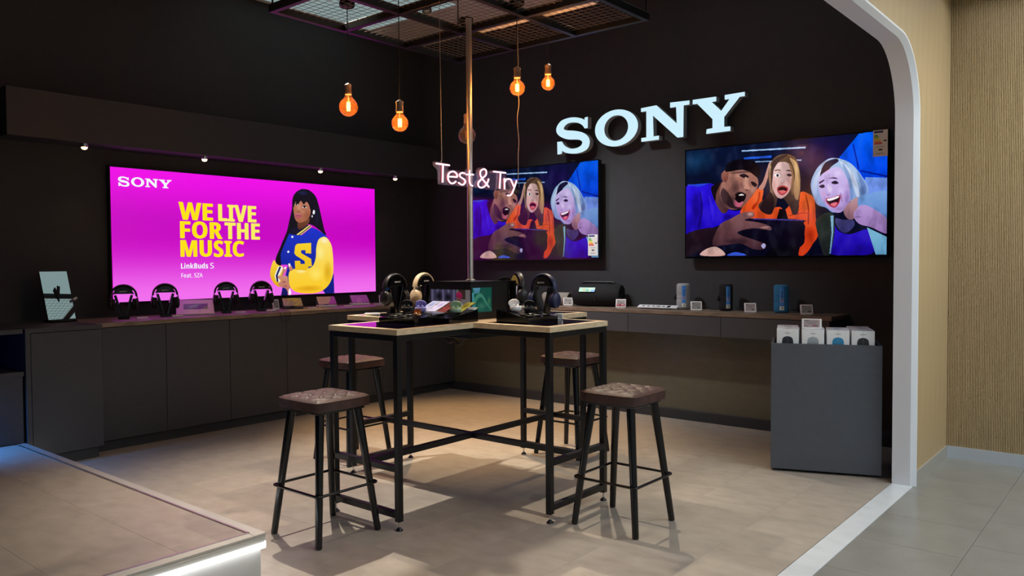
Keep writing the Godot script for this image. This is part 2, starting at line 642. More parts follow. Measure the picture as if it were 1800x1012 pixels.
func hall_lights() -> void:
	# long lamps in the hall ceiling outside the shop
	var spots := [Vector3(6.55, 3.30, 0.42), Vector3(6.9, 3.30, 2.0), Vector3(10.4, 3.30, 1.6)]
	var says := ["long white ceiling lamp along the ribbed end wall", "long white hall ceiling lamp before the shop opening", "long white hall ceiling lamp farthest from the shop"]
	for i in spots.size():
		var o := thing("ceiling_lamp", says[i], "ceiling lamp", spots[i], 0.0, "hall ceiling lamps")
		part("housing", Shape.new().box(Vector3(0, 0.0, 0), Vector3(2.6, 0.05, 0.32), Basis(), 0.004), M.white, o)
		part("diffuser", Shape.new().box(Vector3(0, -0.028, 0), Vector3(2.52, 0.006, 0.26)), glow(Color(0.96, 0.98, 1.0), 2.0), o)
		area("ceiling_lamp_light", spots[i] + Vector3(0, -0.04, 0), Vector3.DOWN, Vector2(2.5, 0.25), Color(0.95, 0.98, 1.0), 8.0)

func shop_lights() -> void:
	var warm := Color(1.0, 0.80, 0.54)
	var soft := Color(1.0, 0.935, 0.83)
	var plain := Color(1.0, 0.96, 0.90)
	spotlight("ceiling spotlight over the advert side of the table", Vector3(1.68, 3.8, 3.22), Vector3(2.7, 0.0, 3.4), plain, 13.0, 34.0, 0.018)
	spotlight("ceiling spotlight between table and televisions", Vector3(2.66, 3.8, 0.95), Vector3(3.1, 0.0, 2.8), soft, 7.5, 38.0, 0.018)
	spotlight("warm ceiling spotlight over the corner floor", Vector3(1.0, 3.8, 1.3), Vector3(1.7, 0.0, 1.5), warm, 14.0, 27.0)
	spotlight("ceiling spotlight aimed at the first television", Vector3(1.0, 3.8, 2.0), Vector3(1.7, 1.25, -0.1), Color(0.98, 0.99, 1.0), 3.8, 24.0)
	spotlight("ceiling spotlight aimed at the letters on the wall", Vector3(1.75, 3.8, 2.1), Vector3(2.55, 1.25, -0.1), Color(0.98, 0.99, 1.0), 5.4, 26.0)
	spotlight("ceiling spotlight over the shop entrance floor", Vector3(3.9, 3.8, 3.9), Vector3(4.0, 0.0, 3.7), soft, 1.8, 38.0)

# ---------------------------------------------------------------- setting
func tiles(parent: Node3D, x0: float, x1: float, z0: float, z1: float, sx: float, sz: float, top: float, mats: Array, shift: float, gap: float, ox := 0.0, oz := 0.0) -> void:
	# floor tiles in running bond; whole tiles share one mesh
	var cache := {}
	var row := 0
	var x := ox
	while x < x1:
		var z := oz - (shift * sz if row % 2 == 1 else 0.0)
		var col := 0
		while z < z1:
			var a := Vector2(maxf(x, x0), maxf(z, z0))
			var b := Vector2(minf(x + sx, x1), minf(z + sz, z1))
			var s := b - a - Vector2(gap, gap)
			if s.x > 0.03 and s.y > 0.03:
				var key := "%.3f %.3f" % [s.x, s.y]
				if not cache.has(key):
					cache[key] = Shape.new().box(Vector3(0, -0.005, 0), Vector3(s.x, 0.01, s.y), Basis(), 0.0004).mesh()
				part("tile", cache[key], mats[(row * 3 + col * 5 + row * col) % mats.size()], parent, Vector3((a.x + b.x) * 0.5, top, (a.y + b.y) * 0.5))
			z += sz
			col += 1
		x += sx
		row += 1

func shell() -> void:
	var f := struct("floor", Shape.new().span(Vector3(-0.7, -0.2, -0.3), Vector3(5.05, -0.0045, 7.6)), M.joint, "beige stone-look tiled shop floor", "floor")
	tiles(f, -0.53, 5.045, -0.11, 7.5, 0.457, 0.914, 0.0, [M.vinyl, M.vinyl_two], 0.5, 0.0007, -0.36, -0.6)
	struct("wall_left", Shape.new().span(Vector3(-0.7, -0.2, -0.3), Vector3(WALL_A, CEIL + 0.1, 7.6)), M.wall, "black wall behind the lit magenta advert", "wall")
	struct("wall_back", Shape.new().span(Vector3(WALL_A, -0.2, -0.3), Vector3(5.05, CEIL + 0.1, WALL_B)), M.wall, "black wall carrying letters and two televisions", "wall")
	struct("wall_side", Shape.new().span(Vector3(WALL_A, -0.2, 7.5), Vector3(5.05, CEIL + 0.1, 7.66)), M.wall, "black shop wall opposite the televisions", "wall")
	struct("ceiling", Shape.new().span(Vector3(-0.7, CEIL, -0.3), Vector3(5.05, CEIL + 0.15, 7.66)), M.ceiling, "pale grey shop ceiling above the mesh grid", "ceiling")
	var panels := [[Vector3(3.5, CEIL, 1.35), Vector2(2.2, 1.7), "added pale glowing panel toward the television wall"], [Vector3(0.25, CEIL, 1.75), Vector2(1.3, 1.9), "pale lit ceiling panel above the advert"]]  # glow toward the televisions is added so the ceiling looks pale in the mirror
	for e in panels:
		var o := thing("ceiling_panel", e[2], "ceiling panel", e[0], 0.0, "lit ceiling panels")
		part("frame", Shape.new().box(Vector3(0, -0.012, 0), Vector3(e[1].x + 0.06, 0.022, e[1].y + 0.06), Basis(), 0.002), M.white, o)
		part("light_diffuser", Shape.new().box(Vector3(0, -0.026, 0), Vector3(e[1].x, 0.004, e[1].y)), glow(Color(0.88, 1.0, 1.0), 0.32), o)
		area("ceiling_panel_light", e[0] + Vector3(0, -0.035, 0), Vector3.DOWN, e[1], Color(0.9, 1.0, 1.0), 0.02)

func opening(grow: float) -> Array:
	# outline of the arch opening in (z, y), corners rounded
	var z0 := 1.12 - grow
	var z1 := 7.2 + grow
	var top := 2.757 + grow
	var r := 0.42 + grow
	var p := [Vector2(z0, 0.0)]
	for k in 13:
		var a := PI - PI * 0.5 * k / 12.0
		p.append(Vector2(z0 + r + cos(a) * r, top - r + sin(a) * r))
	for k in 13:
		var a := PI * 0.5 - PI * 0.5 * k / 12.0
		p.append(Vector2(z1 - r + cos(a) * r, top - r + sin(a) * r))
	p.append(Vector2(z1, 0.0))
	return p

func around_opening(z0: float, z1: float, top: float, grow: float) -> PackedVector2Array:
	var p := [Vector2(z0, 0.0), Vector2(z0, top), Vector2(z1, top), Vector2(z1, 0.0)]
	var o := opening(grow)
	o.reverse()
	p.append_array(o)
	return loop2(p)

func arch() -> void:
	# shop front: black inside, fluted wood outside, white rounded trim around the opening; (z, y) plane, local z runs along world x
	var xf := Transform3D(Basis(Vector3(0, 0, 1), Vector3(0, 1, 0), Vector3(-1, 0, 0)), Vector3.ZERO)
	struct("wall_front", Shape.new().prism(around_opening(-0.3, 7.66, CEIL + 0.1, 0.006), -5.11, -5.05, xf), M.black_wall, "black inner face of the shop front around the opening", "wall")
	var o := opening(0.0)
	var g := opening(0.03)
	var s := Shape.new()
	var inner := opening(0.0)
	for i in o.size() - 1:
		var na := arch_in(inner, i)
		var nb := arch_in(inner, i + 1)
		var a: Vector2 = o[i]
		var b: Vector2 = o[i + 1]
		var ga: Vector2 = g[i]
		var gb: Vector2 = g[i + 1]
		var strips := [[5.05, a, b, 5.158, a, b, 0.0], [5.158, a, b, 5.19, a.lerp(ga, 0.6), b.lerp(gb, 0.6), 0.75], [5.19, a.lerp(ga, 0.6), b.lerp(gb, 0.6), 5.19, ga, gb, 6.0], [5.19, ga, gb, 5.17, ga, gb, -99.0], [5.05, a, b, 5.05, ga, gb, -6.0]]
		for q in strips:
			var A := Vector3(q[0], q[1].y, q[1].x)
			var B := Vector3(q[0], q[2].y, q[2].x)
			var C := Vector3(q[3], q[5].y, q[5].x)
			var D := Vector3(q[3], q[4].y, q[4].x)
			var ma := Vector3(0, na.y, na.x)
			var mb := Vector3(0, nb.y, nb.x)
			if q[6] == -99.0:
				ma = -ma
				mb = -mb
			else:
				ma = (ma + Vector3(q[6], 0, 0)).normalized()
				mb = (mb + Vector3(q[6], 0, 0)).normalized()
			s.tri(A, B, C, ma, mb, mb)
			s.tri(A, C, D, ma, mb, ma)
	struct("trim_1", s, M.white, "white rounded frame around the shop opening", "frame")
	struct("trim_2", Shape.new().span(Vector3(5.05, -0.05, 1.12), Vector3(5.175, 0.002, 7.2), 0.001), M.marble, "white marble threshold strip on the floor", "threshold")

func arch_in(p: Array, i: int) -> Vector2:
	var a: Vector2 = p[maxi(0, i - 1)]
	var b: Vector2 = p[mini(p.size() - 1, i + 1)]
	var d := (b - a).normalized()
	return Vector2(d.y, -d.x)

func hall() -> void:
	var f := struct("floor_hall", Shape.new().span(Vector3(5.05, -0.2, 0.0), Vector3(14.2, -0.0045, 12.2)), M.grey_joint, "grey porcelain tiled hall floor outside the shop", "floor")
	tiles(f, 5.176, 9.2, 0.136, 8.2, 0.5, 0.5, 0.0, [M.porcelain], 0.46, 0.002, 5.167, -0.206)
	part("far_floor", Shape.new().span(Vector3(9.2, -0.01, 0.136), Vector3(14.0, 0.0, 12.0)), M.porcelain, f)
	part("near_floor", Shape.new().span(Vector3(5.176, -0.01, 8.2), Vector3(9.2, 0.0, 12.0)), M.porcelain, f)
	# wood on the shop front, upright grain, with its steel skirting
	var xf := Transform3D(Basis(Vector3(0, 0, 1), Vector3(0, 1, 0), Vector3(-1, 0, 0)), Vector3.ZERO)
	struct("wall_shop_front", Shape.new().prism(around_opening(0.0, 12.2, 3.6, 0.03), -5.172, -5.11, xf), M.fluted, "plain pale oak panel beside the white frame", "wall")
	struct("baseboard_shop_front", Shape.new().span(Vector3(5.17, 0.0, 0.136), Vector3(5.182, 0.085, 1.088)), M.alu_dull, "grey metal skirting under the plain oak panel", "skirting")
	# ribbed end wall
	var w := struct("wall_end", Shape.new().span(Vector3(5.1, -0.2, -0.3), Vector3(14.2, 3.6, 0.12)), M.fluted, "ribbed pale oak wall at the hall end", "wall")
	var ribs := Shape.new()
	var x := 5.176
	while x < 8.4:
		var a := Vector3(x, 0, 0.120)
		var h := Vector3(0, 3.34, 0)
		var p := [Vector3(x, 0.07, 0.118), Vector3(x + 0.0015, 0.07, 0.130), Vector3(x + 0.0075, 0.07, 0.130), Vector3(x + 0.009, 0.07, 0.118)]
		for k in 3:
			var d: Vector3 = (p[k + 1] - p[k]).normalized()
			ribs.flat([p[k], p[k + 1], p[k + 1] + h, p[k] + h], Vector3(-d.z, 0, d.x))
		x += 0.0105
	tag(part("rib", ribs, M.fluted, w), "fine upright oak ribs", "", "", "stuff")
	struct("baseboard_end", Shape.new().span(Vector3(5.178, 0.0, 0.11), Vector3(14.0, 0.085, 0.138)), mat(Color8(196, 202, 210), 0.35, 0.25), "bright metal skirting under the ribbed oak wall", "skirting")
	# rest of the hall: ceiling with a skylight, outer walls
	var c := struct("ceiling_hall", Shape.new().span(Vector3(5.05, 3.32, -0.3), Vector3(6.9, 3.6, 12.2)).span(Vector3(6.9, 3.32, -0.3), Vector3(14.2, 3.6, 3.2)).span(Vector3(6.9, 3.32, 11.2), Vector3(14.2, 3.6, 12.2)).span(Vector3(13.4, 3.32, 3.2), Vector3(14.2, 3.6, 11.2)), M.hall_wall, "white hall ceiling around a skylight", "ceiling")
	var sk := struct("window_1", Shape.new().span(Vector3(6.9, 3.58, 3.2), Vector3(13.4, 3.588, 11.2)), pane(Color8(230, 238, 240), 0.05), "glazed skylight over the hall", "skylight")
	for i in 9:
		part("glazing_bar", Shape.new().span(Vector3(6.9, 3.50, 3.18 + i), Vector3(13.4, 3.575, 3.24 + i)), M.white, sk)
	for i in 5:
		part("glazing_bar", Shape.new().span(Vector3(7.9 + i, 3.50, 3.2), Vector3(7.95 + i, 3.57, 11.2)), M.white, sk)
	for i in 4:
		part("steel_brace", Shape.new().beam(Vector3(6.9, 3.40, 3.4 + i * 1.9), Vector3(13.4, 3.40, 5.2 + i * 1.9), 0.2, 0.12), M.steel, sk)
	struct("wall_hall_far", Shape.new().span(Vector3(14.0, -0.2, 0.0), Vector3(14.2, 3.6, 12.2)), M.hall_wall, "white hall wall facing the shop", "wall")
	struct("wall_hall_side", Shape.new().span(Vector3(5.05, -0.2, 12.0), Vector3(14.2, 3.6, 12.2)), M.hall_wall, "white hall wall behind the camera", "wall")

func stage() -> void:
	# low platform in the near corner, edged with metal and light strips
	var o := thing("platform", "low tiled platform with metal edging and light strip", "platform")
	part("body", Shape.new().span(Vector3(WALL_A + 0.005, 0.0, 4.55), Vector3(3.185, 0.186, 7.495)), mat(Color8(196, 194, 188), 0.6), o)
	var top := part("deck", Shape.new().span(Vector3(WALL_A + 0.005, 0.186, 4.59), Vector3(3.145, 0.1945, 7.495)), M.joint, o)
	tiles(top, WALL_A + 0.01, 3.142, 4.595, 7.49, 0.914, 0.457, 0.1995, [M.vinyl, M.vinyl_two], 0.0, 0.0007, -0.6, 4.46)
	part("edging", Shape.new().span(Vector3(WALL_A + 0.01, 0.186, 4.528), Vector3(3.2, 0.2, 4.59), 0.002), M.alu_dull, o)
	part("edging", Shape.new().span(Vector3(3.146, 0.186, 4.59), Vector3(3.2, 0.2, 7.495), 0.002), M.alu_dull, o)
	part("edge_bead", Shape.new().span(Vector3(0.29, 0.2, 4.583), Vector3(3.15, 0.2035, 4.592)), M.alu, o)
	part("edge_bead", Shape.new().span(Vector3(3.143, 0.2, 4.583), Vector3(3.152, 0.2035, 7.495)), M.alu, o)
	part("light_profile", Shape.new().span(Vector3(3.185, 0.158, 4.54), Vector3(3.203, 0.186, 7.495), 0.002), M.alu_dull, o)
	part("light_profile", Shape.new().span(Vector3(WALL_A + 0.01, 0.158, 4.525), Vector3(3.19, 0.186, 4.55), 0.002), M.alu_dull, o)
	var led := glow(Color(0.97, 0.98, 1.0), 6.0)
	part("led_strip", Shape.new().span(Vector3(3.186, 0.132, 4.535), Vector3(3.21, 0.158, 7.495), 0.003), led, o)
	part("led_strip", Shape.new().span(Vector3(0.29, 0.140, 4.520), Vector3(3.185, 0.156, 4.55), 0.003), led, o)
	area("platform_strip_light", Vector3(3.215, 0.145, 6.0), Vector3.RIGHT, Vector2(2.9, 0.02), Color(0.97, 0.98, 1.0), 0.6)
	area("platform_strip_light", Vector3(1.7, 0.147, 4.515), Vector3.FORWARD, Vector2(2.8, 0.014), Color(0.97, 0.98, 1.0), 0.6)

# ---------------------------------------------------------------- lit advert
func advert() -> void:
	var W := 2.887
	var H := 1.147
	var k := 2.0
	var img := canvas(2000, 794)
	for y in 794:
		var f := y / 794.0
		var c := Color8(238, 8, 230).lerp(Color8(200, 0, 194), smoothstep(0.0, 0.42, f)).lerp(Color8(242, 112, 238), smoothstep(0.46, 1.0, f))
		img.fill_rect(Rect2i(0, y, 2000, 1), c)
	paint(img, AD_PRINT, k)
	img.resize(900, 357, Image.INTERPOLATE_CUBIC)
	var tex := finish(img, 1000, 397)
	var o := thing("advert_lightbox", "wide glowing magenta advert with woman in varsity jacket", "lightbox", Vector3(WALL_A, 1.126, 3.585))
	part("frame", Shape.new().span(Vector3(0.0, -0.012, -W - 0.012), Vector3(0.052, H + 0.012, 0.012), 0.003), M.steel, o)
	var s := Shape.new()
	s.quad(Vector3(0.06, H, 0), Vector3(0.06, H, -W), Vector3(0.06, 0, -W), Vector3(0.06, 0, 0), Vector3.RIGHT)
	s.span(Vector3(0.05, 0.0, -W), Vector3(0.0595, H, 0.0))
	part("print_screen", s, screen_mat(tex, 1.0, 0.4), o)
	var yel := glow(Color8(250, 222, 24), 1.0)
	var pale := glow(Color8(244, 234, 96), 1.0)
	var wht := glow(Color8(240, 250, 252), 1.0)
	var at := func(z: float, y: float) -> Transform3D: return Transform3D(AD, Vector3(0.0612, y - 1.126, z - 3.585))
	letters("screen_lettering", "WE", 0.157, 0.325, yel, o, at.call(2.99, 1.851))
	letters("screen_lettering", "LIVE", 0.157, 0.395, pale, o, at.call(2.603, 1.851))
	letters("screen_lettering", "FOR", 0.155, 0.408, yel, o, at.call(2.98, 1.683))
	letters("screen_lettering", "THE", 0.155, 0.368, pale, o, at.call(2.54, 1.683))
	letters("screen_lettering", "MUSIC", 0.155, 0.634, yel, o, at.call(2.98, 1.512))
	letters("screen_lettering", "LinkBuds", 0.052, 0.262, wht, o, at.call(2.982, 1.405))
	letters("screen_lettering", "S", 0.052, 0.036, wht, o, at.call(2.698, 1.405), false)
	letters("screen_lettering", "Feat. SZA", 0.040, 0.205, wht, o, at.call(2.98, 1.324), false)
	var lg := part("screen_logo", small_logo(0.47, 0.0015), wht, o)
	lg.transform = Transform3D(AD, Vector3(0.0605, 2.122 - 1.126, 3.29 - 3.585))
	area("advert_light", Vector3(WALL_A + 0.075, 1.70, 2.14), Vector3.RIGHT, Vector2(2.85, 1.1), Color8(232, 60, 226), 0.02)

# ---------------------------------------------------------------- televisions
func energy_label() -> ImageTexture:
	var i := canvas(96, 192, Color8(236, 236, 232))
	i.fill_rect(Rect2i(6, 6, 60, 14), Color8(20, 40, 120))
	var cols := [Color8(0, 150, 60), Color8(80, 180, 50), Color8(190, 210, 40), Color8(250, 230, 20), Color8(250, 180, 20), Color8(240, 110, 30), Color8(225, 30, 40)]
	for k in 7:
		i.fill_rect(Rect2i(8, 34 + k * 10, 22 + k * 5, 8), cols[k])
	i.fill_rect(Rect2i(70, 74, 18, 10), Color8(15, 15, 15))
	i.fill_rect(Rect2i(16, 120, 60, 3), Color8(120, 120, 120))
	i.fill_rect(Rect2i(36, 136, 26, 14), Color8(90, 90, 95))
	i.fill_rect(Rect2i(20, 166, 52, 10), Color8(190, 190, 190))
	return finish(i, 96, 192)

func televisions() -> void:
	var img := canvas(1600, 906)
	paint(img, SELFIE_PRINT, 2.0)
	mottle(img, 5)
	img.resize(560, 317, Image.INTERPOLATE_CUBIC)
	var tex := finish(img, 800, 453)
	var lab := print_mat(energy_label(), 0.5)
	var says := ["television nearer the corner, energy label at screen bottom", "television beside the white arch, energy label at its top corner"]
	for i in 2:
		var x0: float = [0.318, 2.992][i]
		var o := thing("television", says[i], "television", Vector3(x0, 1.475, WALL_B), 0.0, "televisions on the black wall")
		part("wall_mount", Shape.new().span(Vector3(0.6, 0.3, 0.0), Vector3(1.12, 0.7, 0.05)), M.plastic_black, o)
		part("housing", Shape.new().span(Vector3(-0.006, -0.008, 0.05), Vector3(1.73, 0.981, 0.097), 0.004), M.plastic_black, o)
		var s := Shape.new()
		s.quad(Vector3(0.004, 0.972, 0.1), Vector3(1.72, 0.972, 0.1), Vector3(1.72, 0.008, 0.1), Vector3(0.004, 0.008, 0.1), Vector3.BACK)
		part("tv_screen", s, screen_mat(tex, 0.8 if i == 0 else 0.95, 0.1), o)
		part("bezel", Shape.new().span(Vector3(-0.006, 0.972, 0.095), Vector3(1.73, 0.981, 0.102)).span(Vector3(-0.006, -0.008, 0.095), Vector3(1.73, 0.008, 0.102)).span(Vector3(-0.006, 0.008, 0.095), Vector3(0.004, 0.972, 0.102)).span(Vector3(1.72, 0.008, 0.095), Vector3(1.73, 0.972, 0.102)), M.gloss_black, o)
		var e := Shape.new()
		var p: Vector2 = [Vector2(1.60, 0.03), Vector2(1.615, 0.775)][i]
		var sz: Vector2 = [Vector2(0.115, 0.21), Vector2(0.108, 0.205)][i]
		e.quad(Vector3(p.x, p.y + sz.y, 0.1045), Vector3(p.x + sz.x, p.y + sz.y, 0.1045), Vector3(p.x + sz.x, p.y, 0.1045), Vector3(p.x, p.y, 0.1045), Vector3.BACK)
		part("energy_label", e, lab, o)
		area("television_light", Vector3(x0 + 0.86, 1.96, WALL_B + 0.115), Vector3.BACK, Vector2(1.7, 0.95), Color8(70, 60, 190), 0.01)

func wall_sign() -> void:
	var o := thing("letter_sign", "large glowing white SONY letters mounted on black wall", "sign", Vector3(0, 0, 0))
	var face := glow(Color8(204, 238, 252), 1.0)
	var side := mat(Color8(176, 176, 180), 0.5)
	for l in ["S", "O", "N", "Y"]:
		var b := part("letter", logo(l, WALL_B + 0.055, WALL_B + 0.12, Transform3D()), side, o)
		part("glowing_face", logo(l, WALL_B + 0.1202, WALL_B + 0.126, Transform3D()), face, b)
		var mid: float = {"S": 1.75, "O": 2.06, "N": 2.62, "Y": 3.31}[l]
		part("stud", Shape.new().tube([Vector3(mid, 2.66, WALL_B), Vector3(mid, 2.66, WALL_B + 0.056)], 0.006), M.chrome, b)
	area("letter_sign_light", Vector3(2.55, 2.735, WALL_B + 0.14), Vector3.BACK, Vector2(2.0, 0.3), Color(0.82, 0.94, 1.0), 0.02)

func soffit() -> void:
	struct("trim_3", Shape.new().span(Vector3(WALL_A, 2.42, WALL_B), Vector3(-0.25, 2.783, 4.43), 0.002), M.cabinet, "dark boxed soffit above the magenta advert", "soffit")
	var zs := [3.86, 2.83, 1.56, 0.54]
	var says := ["small round downlight under soffit at the mirror end", "second small downlight from the mirror end of soffit", "third small downlight from the mirror end of soffit", "small round downlight under soffit nearest the corner"]
	for i in 4:
		var o := thing("downlight", says[i], "downlight", Vector3(-0.31, 2.42, zs[i]), 0.0, "soffit downlights")
		part("collar", Shape.new().lathe([Vector2(0.0, -0.03), Vector2(0.026, -0.03), Vector2(0.03, -0.026), Vector2(0.03, 0.0)], 16), M.chrome, o)
		part("lens", Shape.new().lathe([Vector2(0.0, -0.05), Vector2(0.012, -0.048), Vector2(0.02, -0.042), Vector2(0.024, -0.0305)], 16), glow(Color(1.0, 0.86, 0.62), 5.0), o)
		var l := SpotLight3D.new()
		l.name = "downlight_beam"
		l.light_color = Color(1.0, 0.84, 0.6)
		l.light_energy = 0.08
		l.light_size = 0.02
		l.spot_angle = 40.0
		l.spot_range = 10.0
		l.spot_attenuation = 2.0
		l.shadow_enabled = true
		add_child(l, true)
		l.look_at_from_position(Vector3(-0.31, 2.365, zs[i]), Vector3(-0.2, 0.0, zs[i]), Vector3.RIGHT)

# ---------------------------------------------------------------- counters
func left_counter() -> void:
	var edges := [4.0, 3.437, 2.867, 2.288, 1.719, 1.126, 0.567, 0.0]
	var names := ["base cabinet next to the mirror cabinet", "base cabinet under the tilted console", "base cabinet under the two middle black headphones", "base cabinet below the yellow earbud case", "base cabinet below the lilac earbud case", "base cabinet mostly behind the table legs", "base cabinet in the corner of the two counters"]
	for i in 7:
		var z1: float = edges[i]
		var z0: float = edges[i + 1]
		var o := thing("base_cabinet", "dark grey " + names[i], "cabinet", Vector3(0, 0, z0), 0.0, "dark cabinets below the left worktop")
		var w := z1 - z0
		part("carcass", Shape.new().span(Vector3(WALL_A + 0.002, 0.085, 0.001), Vector3(0.1, 0.965, w - 0.001)), M.cabinet, o)
		part("door", Shape.new().span(Vector3(0.101, 0.088, 0.0018), Vector3(0.12, 0.962, w - 0.0018), 0.0012), M.cabinet, o)
		part("plinth", Shape.new().span(Vector3(WALL_A + 0.05, 0.0, 0.0), Vector3(0.06, 0.085, w)), M.plinth, o)
	solo("worktop", Shape.new().span(Vector3(WALL_A + 0.002, 0.966, 0.302), Vector3(0.128, 1.0, 3.998), 0.002), M.worktop_left, "long brown wood worktop below the magenta advert", "worktop")
	# taller unit at the end, carrying the mirror
	var e := thing("end_cabinet", "dark grey projecting cabinet carrying the mirror", "cabinet", Vector3(0, 0, 4.001))
	part("carcass", Shape.new().span(Vector3(WALL_A + 0.002, 0.085, 0.0), Vector3(0.245, 0.985, 0.518)), M.cabinet, e)
	part("gable", Shape.new().span(Vector3(WALL_A + 0.002, 0.085, 0.488), Vector3(0.27, 0.985, 0.521), 0.001), M.cabinet, e)
	part("door", Shape.new().span(Vector3(0.246, 0.09, 0.003), Vector3(0.266, 0.966, 0.484), 0.0012), M.cabinet, e)
	part("top", Shape.new().span(Vector3(WALL_A + 0.002, 0.970, 0.0), Vector3(0.272, 1.002, 0.521), 0.001), M.cabinet, e)
	part("plinth", Shape.new().span(Vector3(WALL_A + 0.05, 0.0, 0.02), Vector3(0.215, 0.085, 0.50)), M.plinth, e)
	# open niche beside it
	var n := thing("niche_cabinet", "dark cabinet with open blue-lit niche at picture edge", "cabinet", Vector3(0, 0, 4.53))
	part("door", Shape.new().span(Vector3(0.236, 0.205, 0.012), Vector3(0.256, 0.672, 0.9), 0.001), M.cabinet, n)
	part("carcass", Shape.new().span(Vector3(WALL_A + 0.002, 0.204, 0.002), Vector3(0.235, 0.672, 0.91)), M.cabinet, n)
	part("shelf", Shape.new().span(Vector3(WALL_A + 0.002, 0.672, 0.002), Vector3(0.262, 0.705, 0.91), 0.001), M.cabinet, n)
	part("top", Shape.new().span(Vector3(WALL_A + 0.002, 0.970, 0.002), Vector3(0.262, 1.002, 0.91), 0.001), M.cabinet, n)
	part("side", Shape.new().span(Vector3(WALL_A + 0.002, 0.705, 0.88), Vector3(0.25, 0.97, 0.91)), M.cabinet, n)
	part("back", Shape.new().span(Vector3(WALL_A + 0.002, 0.705, 0.002), Vector3(WALL_A + 0.02, 0.97, 0.88)), M.cabinet, n)
	var b := solo("blue_light_panel", Shape.new().span(Vector3(-0.2, 0.0, -0.01), Vector3(0.2, 0.2, 0.01), 0.004), glow(Color(0.1, 0.25, 1.0), 0.5), "blue glowing panel standing inside the niche", "light panel", Vector3(-0.05, 0.706, 5.3))
	area("blue_panel_light", Vector3(-0.05, 0.806, 5.28), Vector3(0, 0, -1), Vector2(0.4, 0.2), Color(0.1, 0.25, 1.0), 0.12)
	var bs := thing("added_blue_lamp", "added small blue lamp tinting the platform beyond picture edge", "spot lamp", Vector3(0.30, 0.62, 5.15))  # unseen lamp added to tint the platform corner blue
	part("bracket", Shape.new().span(Vector3(-0.045, 0.02, -0.02), Vector3(0.0, 0.05, 0.02), 0.002), M.plastic_black, bs)
	part("barrel", Shape.new().lathe([Vector2(0.0, 0.05), Vector2(0.03, 0.05), Vector2(0.03, 0.0), Vector2(0.026, 0.0), Vector2(0.026, 0.006)].map(func(q): return q), 16), M.plastic_black, bs)
	part("lamp_lens", Shape.new().lathe([Vector2(0.026, 0.006), Vector2(0.0, 0.006)], 16), glow(Color(0.15, 0.45, 1.0), 3.0), bs)
	var bl := SpotLight3D.new()
	bl.name = "added_blue_beam"
	bl.light_color = Color(0.22, 0.58, 1.0)
	bl.light_energy = 0.9
	bl.light_size = 0.02
	bl.spot_angle = 62.0
	bl.spot_angle_attenuation = 1.0
	bl.spot_range = 6.0
	bl.spot_attenuation = 2.0
	bl.shadow_enabled = true
	add_child(bl)
	bl.look_at_from_position(Vector3(0.30, 0.60, 5.15), Vector3(0.34, 0.2, 4.85), Vector3.RIGHT)

func right_counter() -> void:
	var edges := [0.132, 0.75, 1.662, 2.574, 3.486, 4.385]
	var names := ["narrow wall-hung drawer in the corner", "wall-hung drawer behind the table display", "wall-hung drawer under the large black speaker", "wall-hung drawer under the pale grey speaker", "wall-hung drawer under the blue speaker"]
	for i in 5:
		var x0: float = edges[i]
		var x1: float = edges[i + 1]
		var o := thing("drawer_unit", "dark grey " + names[i], "drawer unit", Vector3(x0, 0, 0), 0.0, "wall-hung drawers below the right worktop")
		part("carcass", Shape.new().span(Vector3(0.001, 0.802, WALL_B + 0.002), Vector3(x1 - x0 - 0.001, 0.97, 0.28)), M.drawer, o)
		part("drawer_front", Shape.new().span(Vector3(0.0018, 0.798, 0.281), Vector3(x1 - x0 - 0.0018, 0.966, 0.3), 0.0012), M.drawer, o)
	solo("worktop", Shape.new().span(Vector3(WALL_A + 0.002, 0.971, WALL_B + 0.002), Vector3(4.40, 1.005, 0.30), 0.002), M.worktop, "brown wood worktop shelf below the televisions", "worktop")
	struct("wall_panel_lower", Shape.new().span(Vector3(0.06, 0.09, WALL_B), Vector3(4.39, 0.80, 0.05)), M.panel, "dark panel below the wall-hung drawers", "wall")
	struct("baseboard_back", Shape.new().span(Vector3(0.06, 0.0, WALL_B), Vector3(5.05, 0.09, 0.075), 0.002), M.plinth, "dark skirting along the television wall", "skirting")

# ---------------------------------------------------------------- table
const TX := [2.07, 2.665, 3.25, 3.81]
const TZ := [1.96, 2.56, 3.14, 3.75]

